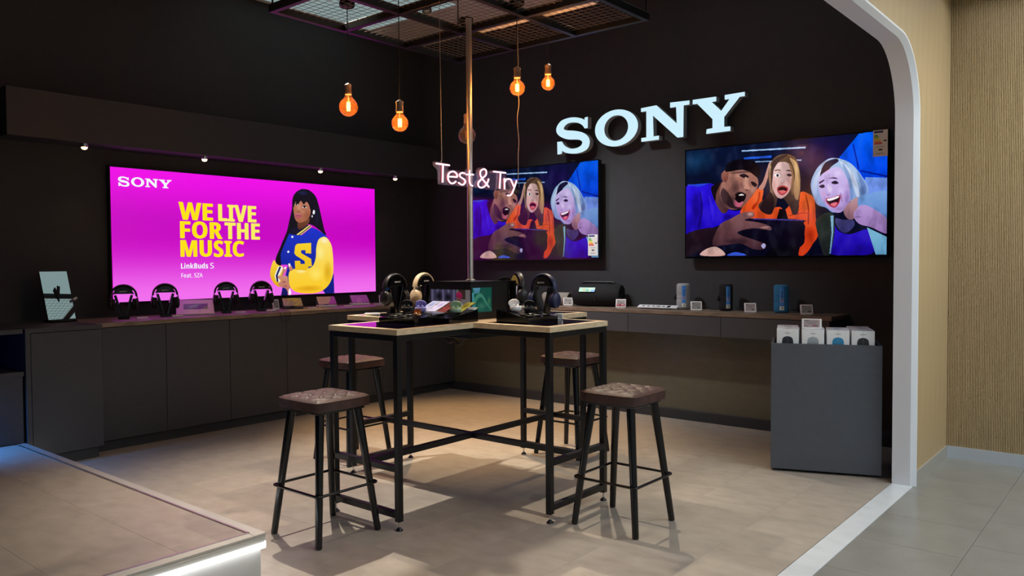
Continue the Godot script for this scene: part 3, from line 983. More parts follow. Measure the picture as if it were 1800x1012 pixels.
func table() -> void:
	var o := thing("bar_table", "tall cross-shaped table with pale wood top and black steel frame", "table")
	var X: Array = TX
	var Z: Array = TZ
	# top: a cross, (x, z) plane
	var cross := [Vector2(X[1], Z[0]), Vector2(X[2], Z[0]), Vector2(X[2], Z[1]), Vector2(X[3], Z[1]), Vector2(X[3], Z[2]), Vector2(X[2], Z[2]), Vector2(X[2], Z[3]), Vector2(X[1], Z[3]), Vector2(X[1], Z[2]), Vector2(X[0], Z[2]), Vector2(X[0], Z[1]), Vector2(X[1], Z[1])]
	var xf := Transform3D(Basis(Vector3(1, 0, 0), Vector3(0, 0, 1), Vector3(0, -1, 0)), Vector3.ZERO)
	part("tabletop", Shape.new().prism(loop2(cross), -1.09, -1.06, xf), M.oak, o)
	var inl := [[X[1] + 0.05, Z[2] + 0.06, X[2] - 0.05, Z[3] - 0.05], [X[1] + 0.05, Z[0] + 0.05, X[2] - 0.05, Z[1] - 0.06], [X[0] + 0.05, Z[1] + 0.05, X[1] - 0.06, Z[2] - 0.05], [X[2] + 0.06, Z[1] + 0.05, X[3] - 0.05, Z[2] - 0.05]]
	for r in inl:
		part("glass_inlay", Shape.new().span(Vector3(r[0], 1.088, r[1]), Vector3(r[2], 1.0912, r[3])), M.glass_black, o)
	var legs := [[X[0], Z[1]], [X[0], Z[2]], [X[3], Z[1]], [X[3], Z[2]], [X[1], Z[0]], [X[2], Z[0]], [X[1], Z[3]], [X[2], Z[3]]]
	var cx: float = (X[1] + X[2]) * 0.5
	var cz: float = (Z[1] + Z[2]) * 0.5
	var t := 0.034
	var spot := func(l: Array) -> Vector3: return Vector3(l[0] - signf(l[0] - cx) * (t * 0.5 + 0.004), 0, l[1] - signf(l[1] - cz) * (t * 0.5 + 0.004))
	for l in legs:
		var p: Vector3 = spot.call(l)
		var leg := part("leg", Shape.new().span(p + Vector3(-t / 2, 0.05, -t / 2), p + Vector3(t / 2, 1.06, t / 2), 0.0015), M.steel, o)
		var foot := part("levelling_foot", Shape.new().lathe([Vector2(0.0, 0.0), Vector2(0.02, 0.0), Vector2(0.02, 0.005), Vector2(0.011, 0.012), Vector2(0.008, 0.018), Vector2(0.0, 0.018)], 14, Transform3D(Basis(), p)), M.plastic_black, leg)
		part("foot_screw", Shape.new().tube([p + Vector3(0, 0.018, 0), p + Vector3(0, 0.05, 0)], 0.0045, -1, 8), M.chrome, leg)
	# rails between the two legs of each arm, low, middle and under the top
	for pr in [[0, 1], [2, 3], [4, 5], [6, 7]]:
		var a: Vector3 = spot.call(legs[pr[0]])
		var b: Vector3 = spot.call(legs[pr[1]])
		var d := (b - a).normalized() * t * 0.5
		for y in [0.085, 0.335, 1.043]:
			part("rail", Shape.new().beam(a + d + Vector3(0, y, 0), b - d + Vector3(0, y, 0), t, t, Vector3.UP, 0.0015), M.steel, o)
	# long rails under the top
	for s in [[0, 8], [1, 9], [2, 10], [3, 11], [4, 12], [5, 13], [6, 14], [7, 15]]:
		var a: Vector3 = spot.call(legs[s[0]]) + Vector3(0, 1.043, 0)
		var along_x: bool = s[0] < 4
		var inner := Vector3(cx + signf(a.x - cx) * 0.29, 1.043, a.z) if along_x else Vector3(a.x, 1.043, cz + signf(a.z - cz) * 0.29)
		var d := (inner - a).normalized() * t * 0.5
		part("rail", Shape.new().beam(a + d, inner, t, t, Vector3.UP, 0.0015), M.steel, o)
	# crossed bars near the floor
	var y := 0.335
	part("cross_bar", Shape.new().beam(Vector3(X[0] + 0.038, y, cz), Vector3(X[3] - 0.038, y, cz), t, t, Vector3.UP, 0.0015), M.steel, o)
	part("cross_bar", Shape.new().beam(Vector3(cx, y, Z[0] + 0.038), Vector3(cx, y, cz - t / 2), t, t, Vector3.UP, 0.0015), M.steel, o)
	part("cross_bar", Shape.new().beam(Vector3(cx, y, cz + t / 2), Vector3(cx, y, Z[3] - 0.038), t, t, Vector3.UP, 0.0015), M.steel, o)
	part("cable_tray", Shape.new().span(Vector3(2.72, 0.985, 2.25), Vector3(3.2, 1.059, 3.10), 0.003), M.steel, o)
	var w := []
	for k in 15:
		var f := k / 14.0
		w.append(Vector3(2.62 + 0.3 * f, 0.975 - 0.07 * sin(f * PI) - 0.02 * sin(f * TAU * 1.5), 2.75 + 0.12 * f))
	w[0] = Vector3(2.72, 0.99, 2.6)
	w[14] = Vector3(2.98, 0.99, 2.88)
	part("cable", Shape.new().tube(curve(w, 3), 0.009, -1, 8), M.cord, o)
	var p := thing("support_pole", "brushed steel pole rising from the table display to the mesh grid", "pole", Vector3(2.945, 0, 2.835))
	part("shaft", Shape.new().tube([Vector3(0, 1.327, 0), Vector3(0, 3.0, 0)], 0.0185, -1, 24), M.brushed, p)
	part("collar", Shape.new().lathe([Vector2(0.019, 1.327), Vector2(0.03, 1.327), Vector2(0.03, 1.337), Vector2(0.019, 1.34)], 24), M.brushed, p)

func stools() -> void:
	var o := thing("bar_stool", "black-legged stool with tufted brown seat, nearest the platform", "bar stool", Vector3(2.93, 0, 3.985), 0.0, "bar stools around the table")
	# tufted cushion
	var s := Shape.new()
	var R := 0.182
	var N := 36
	var grid := []
	var buttons := []
	for i in [-1, 0, 1]:
		for j in [-1, 0, 1]:
			buttons.append(Vector2(i * 0.09, j * 0.09))
	var pt := func(i: int, j: int) -> Vector3:
		var u := i * 2.0 / N - 1.0
		var w := j * 2.0 / N - 1.0
		# square to rounded square
		var k := 0.16
		var x: float = u * (1.0 - k * w * w * w * w * 0.5 * absf(u))
		var z: float = w * (1.0 - k * u * u * u * u * 0.5 * absf(w))
		var q := Vector2(x, z) * R
		var edge := maxf(absf(u), absf(w))
		var y := 0.735 + 0.022 * (1.0 - pow(edge, 5.0))
		for b in buttons:
			var dd: float = (q - b).length_squared()
			y -= 0.012 * exp(-dd / 0.0002)
		var c1 := absf(fposmod(q.x + q.y + 0.045, 0.09) - 0.045)
		var c2 := absf(fposmod(q.x - q.y + 0.045, 0.09) - 0.045)
		if edge < 0.85:
			y -= 0.004 * (exp(-c1 * c1 / 0.00006) + exp(-c2 * c2 / 0.00006))
		return Vector3(q.x, y, q.y)
	for i in N + 1:
		var row := []
		for j in N + 1:
			row.append(pt.call(i, j))
		grid.append(row)
	var nor := func(i: int, j: int) -> Vector3:
		var a: Vector3 = grid[mini(N, i + 1)][j] - grid[maxi(0, i - 1)][j]
		var b: Vector3 = grid[i][mini(N, j + 1)] - grid[i][maxi(0, j - 1)]
		return b.cross(a).normalized()
	for i in N:
		for j in N:
			s.tri(grid[i][j], grid[i + 1][j], grid[i + 1][j + 1], nor.call(i, j), nor.call(i + 1, j), nor.call(i + 1, j + 1))
			s.tri(grid[i][j], grid[i + 1][j + 1], grid[i][j + 1], nor.call(i, j), nor.call(i + 1, j + 1), nor.call(i, j + 1))
	var rim := []
	for i in N:
		rim.append(grid[i][0])
	for i in N:
		rim.append(grid[N][i])
	for i in N:
		rim.append(grid[N - i][N])
	for i in N:
		rim.append(grid[0][N - i])
	var prof := [[1.0, 0.0], [1.012, -0.010], [1.012, -0.040], [0.985, -0.049]]
	for i in rim.size():
		var a: Vector3 = rim[i]
		var b: Vector3 = rim[(i + 1) % rim.size()]
		var na := Vector3(a.x, 0, a.z).normalized()
		var nb := Vector3(b.x, 0, b.z).normalized()
		var fa := Vector3(na.x * absf(na.x), 0, na.z * absf(na.z)).normalized()
		var fb := Vector3(nb.x * absf(nb.x), 0, nb.z * absf(nb.z)).normalized()
		for k in 3:
			var A := Vector3(a.x * prof[k][0], a.y + prof[k][1], a.z * prof[k][0])
			var B := Vector3(b.x * prof[k][0], b.y + prof[k][1], b.z * prof[k][0])
			var C := Vector3(b.x * prof[k + 1][0], b.y + prof[k + 1][1], b.z * prof[k + 1][0])
			var D := Vector3(a.x * prof[k + 1][0], a.y + prof[k + 1][1], a.z * prof[k + 1][0])
			s.tri(A, B, C, fa, fb, fb)
			s.tri(A, C, D, fa, fb, fa)
	s.span(Vector3(-0.168, 0.684, -0.168), Vector3(0.168, 0.688, 0.168))
	part("seat", s, M.leather, o)
	var pip := []
	for q in rim:
		pip.append(Vector3(q.x * 1.006, q.y - 0.002, q.z * 1.006))
	part("piping", Shape.new().tube(pip, 0.003, -1, 6, true), M.piping, o)
	part("under_plate", Shape.new().span(Vector3(-0.15, 0.668, -0.15), Vector3(0.15, 0.684, 0.15), 0.002), M.leg_black, o)
	for sx in [-1, 1]:
		for sz in [-1, 1]:
			part("leg", Shape.new().tube([Vector3(sx * 0.122, 0.668, sz * 0.122), Vector3(sx * 0.150, 0.42, sz * 0.150), Vector3(sx * 0.194, 0.006, sz * 0.194), Vector3(sx * 0.195, 0.0, sz * 0.195)], 0.024, 0.0145, 14), M.leg_black, o)
	var ring := []
	var q := 0.196
	for c in [[-1, -1], [1, -1], [1, 1], [-1, 1]]:
		for k in 5:
			var a0 := {"-1-1": PI, "1-1": PI * 1.5, "11": 0.0, "-11": PI * 0.5}[str(c[0]) + str(c[1])] as float
			var an := a0 + PI * 0.5 * k / 4.0
			ring.append(Vector3(c[0] * (q - 0.02) + cos(an) * 0.02, 0.265, c[1] * (q - 0.02) + sin(an) * 0.02))
	part("footrest", Shape.new().tube(ring, 0.0075, -1, 10, true, 1.0, Vector3.UP), M.leg_black, o)
	again(o, "black-legged stool with tufted brown seat, nearest the display bin", Vector3(4.10, 0, 2.855), PI / 2)
	again(o, "black-legged stool with tufted brown seat, on the advert side of table", Vector3(1.755, 0, 2.85), PI)
	again(o, "black-legged stool with tufted brown seat, on the television side of table", Vector3(2.93, 0, 1.70), -PI / 2)

# ---------------------------------------------------------------- hanging grid, lamps, neon
func ceiling_grid() -> void:
	var o := thing("mesh_grid", "black steel grid with wire mesh hanging above the table", "hanging grid")
	var x0 := 2.115
	var z0 := 2.055
	var c := 0.555
	for i in 4:
		part("bar", Shape.new().span(Vector3(x0 + i * c - 0.018, 3.0, z0 - 0.018), Vector3(x0 + i * c + 0.018, 3.05, z0 + 3 * c + 0.018), 0.002), M.steel, o)
		for j in 3:
			part("bar", Shape.new().span(Vector3(x0 + j * c + 0.018, 3.0, z0 + i * c - 0.018), Vector3(x0 + j * c + c - 0.018, 3.05, z0 + i * c + 0.018), 0.002), M.steel, o)
	var wm := Shape.new()
	for k in range(1, 11):
		var d := c * k / 11.0
		wm.box(Vector3(d, 0.004, c / 2), Vector3(0.0022, 0.0022, c - 0.036))
		wm.box(Vector3(c / 2, 0.0, d), Vector3(c - 0.036, 0.0022, 0.0022))
	var wmesh := wm.mesh()
	var wmat := mat(Color8(128, 118, 110), 0.45, 0.6)
	for i in 3:
		for j in 3:
			part("wire_mesh", wmesh, wmat, o, Vector3(x0 + i * c, 3.03, z0 + j * c))
	for i in [0, 3]:
		for j in [0, 3]:
			part("hanger", Shape.new().tube([Vector3(x0 + i * c, 3.05, z0 + j * c), Vector3(x0 + i * c, CEIL, z0 + j * c)], 0.006), M.steel, o)
	var t := thing("cable_trunking", "white cable duct lying on the mesh grid", "cable duct", Vector3(2.65, 3.05, 2.43))
	part("duct", Shape.new().span(Vector3(0, 0.0, -0.03), Vector3(0.99, 0.035, 0.03), 0.002), M.white, t)
	part("clip", Shape.new().span(Vector3(0.5, -0.001, -0.034), Vector3(0.56, 0.038, 0.034), 0.002), M.plastic_white, t)
	part("clip", Shape.new().span(Vector3(0.2, -0.001, -0.034), Vector3(0.24, 0.038, 0.034), 0.002), M.plastic_white, t)

func pendants() -> void:
	# centre of each bulb, its diameter, lit or not
	var list := [
		[Vector3(2.44, 2.424, 3.402), 0.117, true, "lit pendant bulb hanging leftmost from the mesh grid"],
		[Vector3(2.955, 2.258, 3.442), 0.098, true, "lit pendant bulb, lowest of the four glowing ones"],
		[Vector3(3.265, 2.53, 2.74), 0.096, true, "lit pendant bulb hanging next to the sign cable"],
		[Vector3(3.205, 2.634, 2.342), 0.090, true, "lit pendant bulb hanging nearest the wall letters"],
		[Vector3(2.757, 2.302, 2.656), 0.116, false, "unlit smoky pendant bulb hanging behind the steel pole"]]
	var amber := pane(Color8(255, 178, 70), 0.025, 0.02)
	var smoky := pane(Color8(150, 110, 72), 0.22, 0.02)
	var sock := mat(Color8(168, 136, 112), 0.4, 0.5)
	var fil := glow(Color(1.0, 0.74, 0.36), 7.0)
	var dull := mat(Color8(200, 150, 90), 0.4, 0.6)
	for e in list:
		var at: Vector3 = e[0]
		var d: float = e[1]
		var r := d * 0.5
		var o := thing("pendant_bulb", e[3], "pendant lamp", at, 0.0, "pendant bulbs under the mesh grid")
		var prof := []
		for k in 15:
			var an := -PI / 2 + (PI * 0.83) * k / 14.0
			prof.append(Vector2(cos(an) * r, sin(an) * r))
		prof[0].x = 0.0
		prof.append(Vector2(0.024 if r > 0.05 else 0.021, r * 1.12))
		prof.append(Vector2(0.019, r * 1.25))
		prof.append(Vector2(0.018, r * 1.35))
		part("bulb", Shape.new().lathe(prof, 28, Transform3D(), 1.0, 0.3), amber if e[2] else smoky, o)
		var y0 := r * 1.3
		part("socket", Shape.new().lathe([Vector2(0.0, y0), Vector2(0.02, y0), Vector2(0.0225, y0 + 0.006), Vector2(0.0225, y0 + 0.012), Vector2(0.0205, y0 + 0.016), Vector2(0.021, y0 + 0.05), Vector2(0.023, y0 + 0.054), Vector2(0.023, y0 + 0.06), Vector2(0.014, y0 + 0.066), Vector2(0.005, y0 + 0.072), Vector2(0.0, y0 + 0.075)], 20), sock, o)
		var f := Shape.new()
		for k in 7:
			var an := TAU * k / 7.0
			var bx := Vector3(cos(an) * 0.0088, 0, sin(an) * 0.0088)
			f.tube([bx + Vector3(0, -r * 0.42, 0), bx * 1.1 + Vector3(0, r * 0.1, 0), bx + Vector3(0, r * 0.52, 0)], 0.0028, -1, 5)
		part("filament", f, fil if e[2] else dull, o)
		part("filament_stem", Shape.new().tube([Vector3(0, -r * 0.4, 0), Vector3(0, r * 1.3, 0)], 0.003, -1, 6), mat(Color8(220, 190, 150), 0.3), o)
		part("cord", Shape.new().tube([Vector3(0, y0 + 0.07, 0), Vector3(0, 3.03 - at.y, 0)], 0.0028, -1, 6), M.cord, o)
		var hx := Shape.new().lathe([Vector2(0.0, 0.0), Vector2(0.042, 0.0), Vector2(0.048, 0.006), Vector2(0.048, 0.04), Vector2(0.0, 0.04)], 8, Transform3D(Basis(), Vector3(0, 3.0395 - at.y, 0)))
		part("canopy", hx, M.gloss_black, o)
		if e[2]:
			var l := OmniLight3D.new()
			l.name = "bulb_light"
			l.light_color = Color(1.0, 0.62, 0.26)
			l.light_energy = 0.20
			l.light_size = 0.012
			l.omni_range = 10.0
			l.omni_attenuation = 2.0
			l.shadow_enabled = true
			add_child(l, true)
			l.position = at + Vector3(0, r * 0.05, 0)

func neon() -> void:
	var o := thing("neon_sign", "hanging pink-white neon sign reading Test & Try", "neon sign", Vector3(3.07, 0, 3.27))
	# sign plane: local x of the outlines runs along -z, seen from +x
	var xf := Transform3D(AD, Vector3.ZERO)
	part("backing", Shape.new().prism(loop2(curve(Array(pairs(NEON_BACKING)), 3, true)), -0.016, -0.012, xf), pane(Color8(200, 170, 210), 0.08), o)
	var tube_m := glow(Color(1.0, 0.80, 0.86), 1.9)
	var channel := mat(Color8(226, 150, 168), 0.4)
	for strokes in NEON_STROKES:
		var s := Shape.new()
		var c := Shape.new()
		for st in strokes:
			var p := []
			for q in pairs(st):
				p.append(xf * Vector3(q.x, q.y, 0.0))
			if p.size() > 2:
				p = curve(p, 5)
			s.tube(p, 0.0048, -1, 8, false, 1.0, Vector3.RIGHT)
			var pb := []
			for q in p:
				pb.append(q + Vector3(-0.0085, 0, 0))
			c.tube(pb, 0.0045, -1, 6, false, 1.0, Vector3.RIGHT)
		var l := part("neon_letter", s, tube_m, o)
		part("channel", c, channel, l)
	# hanging cables
	part("hanging_wire", Shape.new().tube([Vector3(0, 2.062, -0.055), Vector3(0, 3.0, -0.045)], 0.0016, -1, 6), M.wire, o)
	part("hanging_wire", Shape.new().tube([Vector3(-0.01, 2.02, -0.062), Vector3(0, 2.062, -0.055), Vector3(-0.01, 2.02, -0.045)], 0.0014, -1, 6), M.wire, o)
	var w := []
	for k in 13:
		var y := lerpf(1.995, 3.0, k / 12.0)
		w.append(Vector3(0.004 * sin(k * 2.3), y, -0.775 + 0.006 * sin(k * 1.7 + 0.4)))
	part("power_wire", Shape.new().tube(curve(w, 4), 0.0026, -1, 6), M.wire, o)
	part("hanging_wire", Shape.new().tube([Vector3(-0.01, 1.945, -0.755), Vector3(0, 2.01, -0.772), Vector3(-0.01, 1.945, -0.795)], 0.0014, -1, 6), M.wire, o)
	area("neon_sign_light", Vector3(3.09, 1.98, 2.88), Vector3.RIGHT, Vector2(0.75, 0.12), Color(1.0, 0.78, 0.86), 0.05)

# ---------------------------------------------------------------- price tags and small prints
func tag_print(kind: int) -> ImageTexture:
	var i := canvas(128, 96, [Color8(168, 166, 164), Color8(172, 158, 156), Color8(150, 150, 148)][kind % 3])
	var ink := Color8(96, 92, 92)
	i.fill_rect(Rect2i(8, 8, 34, 7), Color8(60, 58, 58))
	for k in 3:
		i.fill_rect(Rect2i(14 + 6 * k, 26 + k * 11, 96 - 14 * k, 4), ink.lerp(Color8(150, 148, 146), 0.4))
	i.fill_rect(Rect2i(8, 76, 22, 7), ink)
	i.fill_rect(Rect2i(78, 70, 34, 13), Color8(70, 66, 66))
	if kind == 3:
		i.fill_rect(Rect2i(0, 60, 128, 36), Color8(160, 40, 58))
		i.fill_rect(Rect2i(8, 70, 30, 8), Color8(230, 210, 214))
		i.fill_rect(Rect2i(70, 68, 44, 12), Color8(235, 220, 222))
	if kind == 4:
		i.fill_rect(Rect2i(66, 66, 30, 12), Color8(170, 60, 90))
	return finish(i, 128, 96)

func price_tag(label: String, at: Vector3, turn: float, kind: int, w := 0.098, h := 0.082) -> void:
	var o := thing("price_tag", label, "price tag", at, turn, "electronic price tags")
	var tilt := Basis(Vector3.RIGHT, -0.30)
	part("frame", Shape.new().box(tilt * Vector3(0, h * 0.5, 0) + Vector3(0, 0.003, 0), Vector3(w, h, 0.011), tilt, 0.003), M.plastic_white, o)
	var s := Shape.new()
	var f := func(x: float, y: float) -> Vector3: return tilt * Vector3(x, y, 0.0062) + Vector3(0, 0.003, 0)
	s.quad(f.call(-w * 0.40, h * 0.90), f.call(w * 0.40, h * 0.90), f.call(w * 0.40, h * 0.14), f.call(-w * 0.40, h * 0.14), tilt * Vector3.BACK)
	part("display", s, print_mat(tag_print(kind), 0.4), o)
	part("foot", Shape.new().box(Vector3(0, 0.004, -0.022), Vector3(w * 0.7, 0.008, 0.05), Basis(), 0.002), M.plastic_white, o)

# ---------------------------------------------------------------- headphones
func headphone_stand(label: String, at: Vector3, turn: float, m: Material) -> void:
	var o := thing("headphone_stand", label, "headphone stand", at, turn, "headphone stands")
	part("base", Shape.new().box(Vector3(0, 0.01, 0), Vector3(0.085, 0.02, 0.09), Basis(), 0.003), m, o)
	for s in [-1, 1]:
		part("arm", Shape.new().beam(Vector3(s * 0.014, 0.02, 0), Vector3(s * 0.062, 0.196, 0), 0.02, 0.052, Vector3.BACK, 0.003), m, o)
	var p := []
	for k in 13:
		var an := PI * (0.06 + 0.88 * k / 12.0)
		p.append(Vector2(cos(an) * 0.080, 0.186 + sin(an) * 0.078))
	p.append(Vector2(-0.056, 0.206))
	p.append(Vector2(0.056, 0.206))
	var top := part("logo_plate", Shape.new().prism(loop2(p), -0.026, 0.026), m, o)
	part("logo", small_logo(0.056, 0.001), M.logo_white, top, Vector3(0, 0.222, 0.0261))

func headphones(label: String, at: Vector3, turn: float, m: Material, pad: Material, big := 1.0) -> void:
	var o := thing("headphones", label, "headphones", at, turn, "headphones on show")
	var arc := []
	for k in 25:
		var an := PI * k / 24.0
		arc.append(Vector3(cos(an) * 0.096, 0.185 + sin(an) * 0.092, 0) * Vector3(big, 1, 1))
	part("headband", Shape.new().tube(arc, 0.021, -1, 12, false, 0.42), m, o)
	var inner := []
	for k in range(5, 20):
		var an := PI * k / 24.0
		inner.append(Vector3(cos(an) * 0.0865, 0.185 + sin(an) * 0.0835, 0) * Vector3(big, 1, 1))
	part("headband_pad", Shape.new().tube(inner, 0.013, -1, 10, false, 0.45), pad, o)
	for s in [-1, 1]:
		var c := Vector3(s * 0.088 * big, 0.118, 0)
		part("slider", Shape.new().tube([Vector3(s * 0.096 * big, 0.195, 0), Vector3(s * 0.105 * big, 0.165, 0), Vector3(s * 0.108 * big, 0.13, 0)], 0.009, 0.007, 8, false, 0.5), m, o)
		var xf := Transform3D(Basis(Vector3(0, 0, 1), Vector3(s, 0, 0), Vector3(0, 1, 0) * s), c)
		part("ear_cup", Shape.new().lathe([Vector2(0.0, -0.002), Vector2(0.040, -0.002), Vector2(0.044, 0.004), Vector2(0.043, 0.014), Vector2(0.033, 0.023), Vector2(0.0, 0.026)], 22, xf, 1.18), m, o)
		part("ear_pad", Shape.new().torus(c - Vector3(s * 0.012, 0, 0), 0.030, 0.013, Vector3(s, 0, 0), 1.2), pad, o)

# ---------------------------------------------------------------- left worktop
func left_counter_items() -> void:
	var y := 1.0005
	# mirror on the end cabinet
	var o := thing("tabletop_mirror", "tilted tabletop mirror reflecting pale ceiling and dark bars", "mirror", Vector3(-0.22, 1.0025, 4.09), 0.09)
	var tilt := Basis(Vector3(0, 0, -1), -0.0)
	var lean := Basis(Vector3(0, 0, 1), 0.33)
	var fr := Basis(Vector3(0, 0, -1), Vector3(0, 1, 0), Vector3(1, 0, 0))
	var b := lean * fr
	var base := Vector3(0, 0.018, 0)
	part("backing", Shape.new().box(base + b * Vector3(0, 0.2, -0.006), Vector3(0.212, 0.4, 0.01), b, 0.002), M.steel, o)
	var s := Shape.new()
	var f := func(u: float, w: float) -> Vector3: return base + b * Vector3(u, w, 0.0)
	s.quad(f.call(-0.103, 0.397), f.call(0.103, 0.397), f.call(0.103, 0.006), f.call(-0.103, 0.006), b * Vector3.BACK)
	part("mirror_glass", s, mat(Color8(214, 222, 222), 0.015, 1.0), o)
	part("foot", Shape.new().span(Vector3(-0.09, 0.0, -0.1), Vector3(0.03, 0.018, 0.1), 0.003), M.gloss_black, o)
	part("strut", Shape.new().beam(Vector3(-0.085, 0.015, 0), Vector3(-0.05, 0.28, 0), 0.04, 0.006, Vector3.BACK), M.steel, o)
	part("tilt_knob", Shape.new().lathe([Vector2(0.0, 0.0), Vector2(0.01, 0.0), Vector2(0.012, 0.015), Vector2(0.009, 0.03), Vector2(0.0, 0.032)], 12, Transform3D(Basis(Vector3(1, 0, 0), Vector3(0, 0.5, -0.87), Vector3(0, 0.87, 0.5)), Vector3(-0.025, 0.17, -0.1))), M.alu_dull, o)
	# headphones on their stands
	var zs := [3.626, 3.276, 2.707, 2.343]
	var says := ["at the mirror end of the worktop", "left of the tilted console", "right of the tilted console", "right of the console with a white card"]
	var turn := deg_to_rad(63)
	for i in 4:
		headphone_stand("black headphone stand " + says[i], Vector3(-0.2, y, zs[i]), turn + 0.12 * (i % 2), M.gloss_black)
		headphones("black headphones " + says[i], Vector3(-0.2, y, zs[i]), turn + 0.12 * (i % 2), M.plastic_black, M.soft_black)
	# console with a small screen
	var c := thing("tilted_console", "tilted silver console with small screen between black headphones", "console", Vector3(-0.24, y, 2.985), turn)
	var poly := PackedVector2Array([Vector2(0.12, 0.0), Vector2(0.12, 0.012), Vector2(-0.12, 0.125), Vector2(-0.12, 0.0)])
	var side := Transform3D(Basis(Vector3(0, 0, 1), Vector3(0, 1, 0), Vector3(-1, 0, 0)), Vector3.ZERO)
	part("body", Shape.new().prism(poly, -0.155, 0.155, side), mat(Color8(176, 168, 176), 0.35, 0.4), c)
	var up := Vector3(0, 0.24, 0.113).normalized()
	var along := Vector3(0, 0.113, -0.24).normalized()
	var mid := Vector3(0, 0.0685, 0.0)
	var im := canvas(128, 64, Color8(70, 60, 100))
	blob(im, Vector2(40, 26), Vector2(40, 24), Color8(150, 140, 190, 180))
	blob(im, Vector2(95, 40), Vector2(30, 18), Color8(90, 70, 130, 180))
	var s2 := Shape.new()
	var g := func(x: float, v: float) -> Vector3: return mid + Vector3(x, 0, 0) + along * v + up * 0.0012
	s2.quad(g.call(-0.095, 0.055), g.call(0.105, 0.055), g.call(0.105, -0.045), g.call(-0.095, -0.045), up)
	part("screen", s2, screen_mat(finish(im, 128, 64), 0.25, 0.1), c)
	for k in 2:
		var hb := Shape.new()
		var p0: Vector3 = g.call(-0.03 + 0.07 * k, -0.078)
		hb.box(p0, Vector3(0.014, 0.004, 0.009), Basis(Vector3(1, 0, 0), up, Vector3(1, 0, 0).cross(up)))
		part("button", hb, M.plastic_white, c)
	# flat white cards in front of the stands
	var cards := [3.476, 3.175, 2.581, 2.262, 1.794, 1.346, 0.946]
	var csay := ["beside the headphones at the mirror end", "in front of the tilted console", "between the last two black headphones", "by the standing white card", "beside the yellow earbud case", "beside the lilac earbud case", "beside the earbud case nearest the corner"]
	for i in 7:
		solo("label_card", Shape.new().box(Vector3(0, 0.006, 0), Vector3(0.085, 0.012, 0.045), Basis(), 0.002), M.plastic_white, "flat white label " + csay[i], "label", Vector3(-0.10, y, cards[i] + 0.045), turn + 0.1, "flat white labels on left worktop")
	price_tag("standing white card beside the last black headphones", Vector3(-0.23, y, 2.16), turn + 0.25, 2, 0.062, 0.10)
	price_tag("standing pale card at the corner end of left worktop", Vector3(-0.25, y, 0.80), turn, 0, 0.07, 0.09)
	# clear cases with earbuds
	var tint := [Color8(206, 196, 90), Color8(196, 120, 196), Color8(188, 150, 190)]
	var az := [1.942, 1.529, 1.096]
	var asay := ["clear sloped case with yellow earbuds on left worktop", "clear sloped case with lilac card, middle of three", "clear sloped case nearest the corner on left worktop"]
	for i in 3:
		var a := thing("display_case", asay[i], "display case", Vector3(-0.28, y, az[i]), turn, "clear cases on left worktop")
		part("base", Shape.new().box(Vector3(0, 0.008, 0), Vector3(0.19, 0.016, 0.15), Basis(), 0.003), M.plastic_black if i == 0 else M.plastic_white, a)
		var sl := Shape.new()
		var tl := Vector3(-0.09, 0.10, -0.07)
		var tr := Vector3(0.09, 0.10, -0.07)
		var bl := Vector3(-0.09, 0.03, 0.07)
		var br := Vector3(0.09, 0.03, 0.07)
		var nn := (bl - tl).cross(tr - tl).normalized()
		sl.flat([tl, tr, br, bl], nn)
		sl.flat([tl + nn * -0.003, tr + nn * -0.003, br + nn * -0.003, bl + nn * -0.003], -nn)
		part("sloped_pane", sl, pane(tint[i], 0.55 if i < 2 else 0.35, 0.05), a)
		part("back_pane", Shape.new().box(Vector3(0, 0.058, -0.072), Vector3(0.18, 0.084, 0.003)), M.acrylic, a)
		part("side_pane", Shape.new().prism(PackedVector2Array([Vector2(-0.07, 0.016), Vector2(0.07, 0.016), Vector2(0.07, 0.03), Vector2(-0.07, 0.10)]), -0.092, -0.089, Transform3D(Basis(Vector3(0, 0, 1), Vector3(0, 1, 0), Vector3(-1, 0, 0)), Vector3.ZERO)), M.acrylic, a)
		part("side_pane", Shape.new().prism(PackedVector2Array([Vector2(-0.07, 0.016), Vector2(0.07, 0.016), Vector2(0.07, 0.03), Vector2(-0.07, 0.10)]), 0.089, 0.092, Transform3D(Basis(Vector3(0, 0, 1), Vector3(0, 1, 0), Vector3(-1, 0, 0)), Vector3.ZERO)), M.acrylic, a)
		earbud_case(["earbud case inside the yellow sloped display", "earbud case inside the lilac sloped display", "earbud case inside the display nearest the corner"][i], Vector3(-0.28, y + 0.0165, az[i]), turn, [M.soft_black, M.lilac, M.plastic_white][i], 0.85)
	# charging cable looped over the cabinet front
	var w := []
	for k in 9:
		var an := PI * k / 8.0
		w.append(Vector3(0.132, 0.975 - sin(an) * 0.075, 2.31 - cos(an) * 0.05))
	solo("charging_cable", Shape.new().tube(curve([Vector3(0.0, 1.003, 2.26)] + [Vector3(0.12, 1.006, 2.26)] + w + [Vector3(0.12, 1.006, 2.36), Vector3(0.0, 1.003, 2.36)], 3), 0.002, -1, 6), M.cord, "thin black cable looped over the worktop edge", "cable")

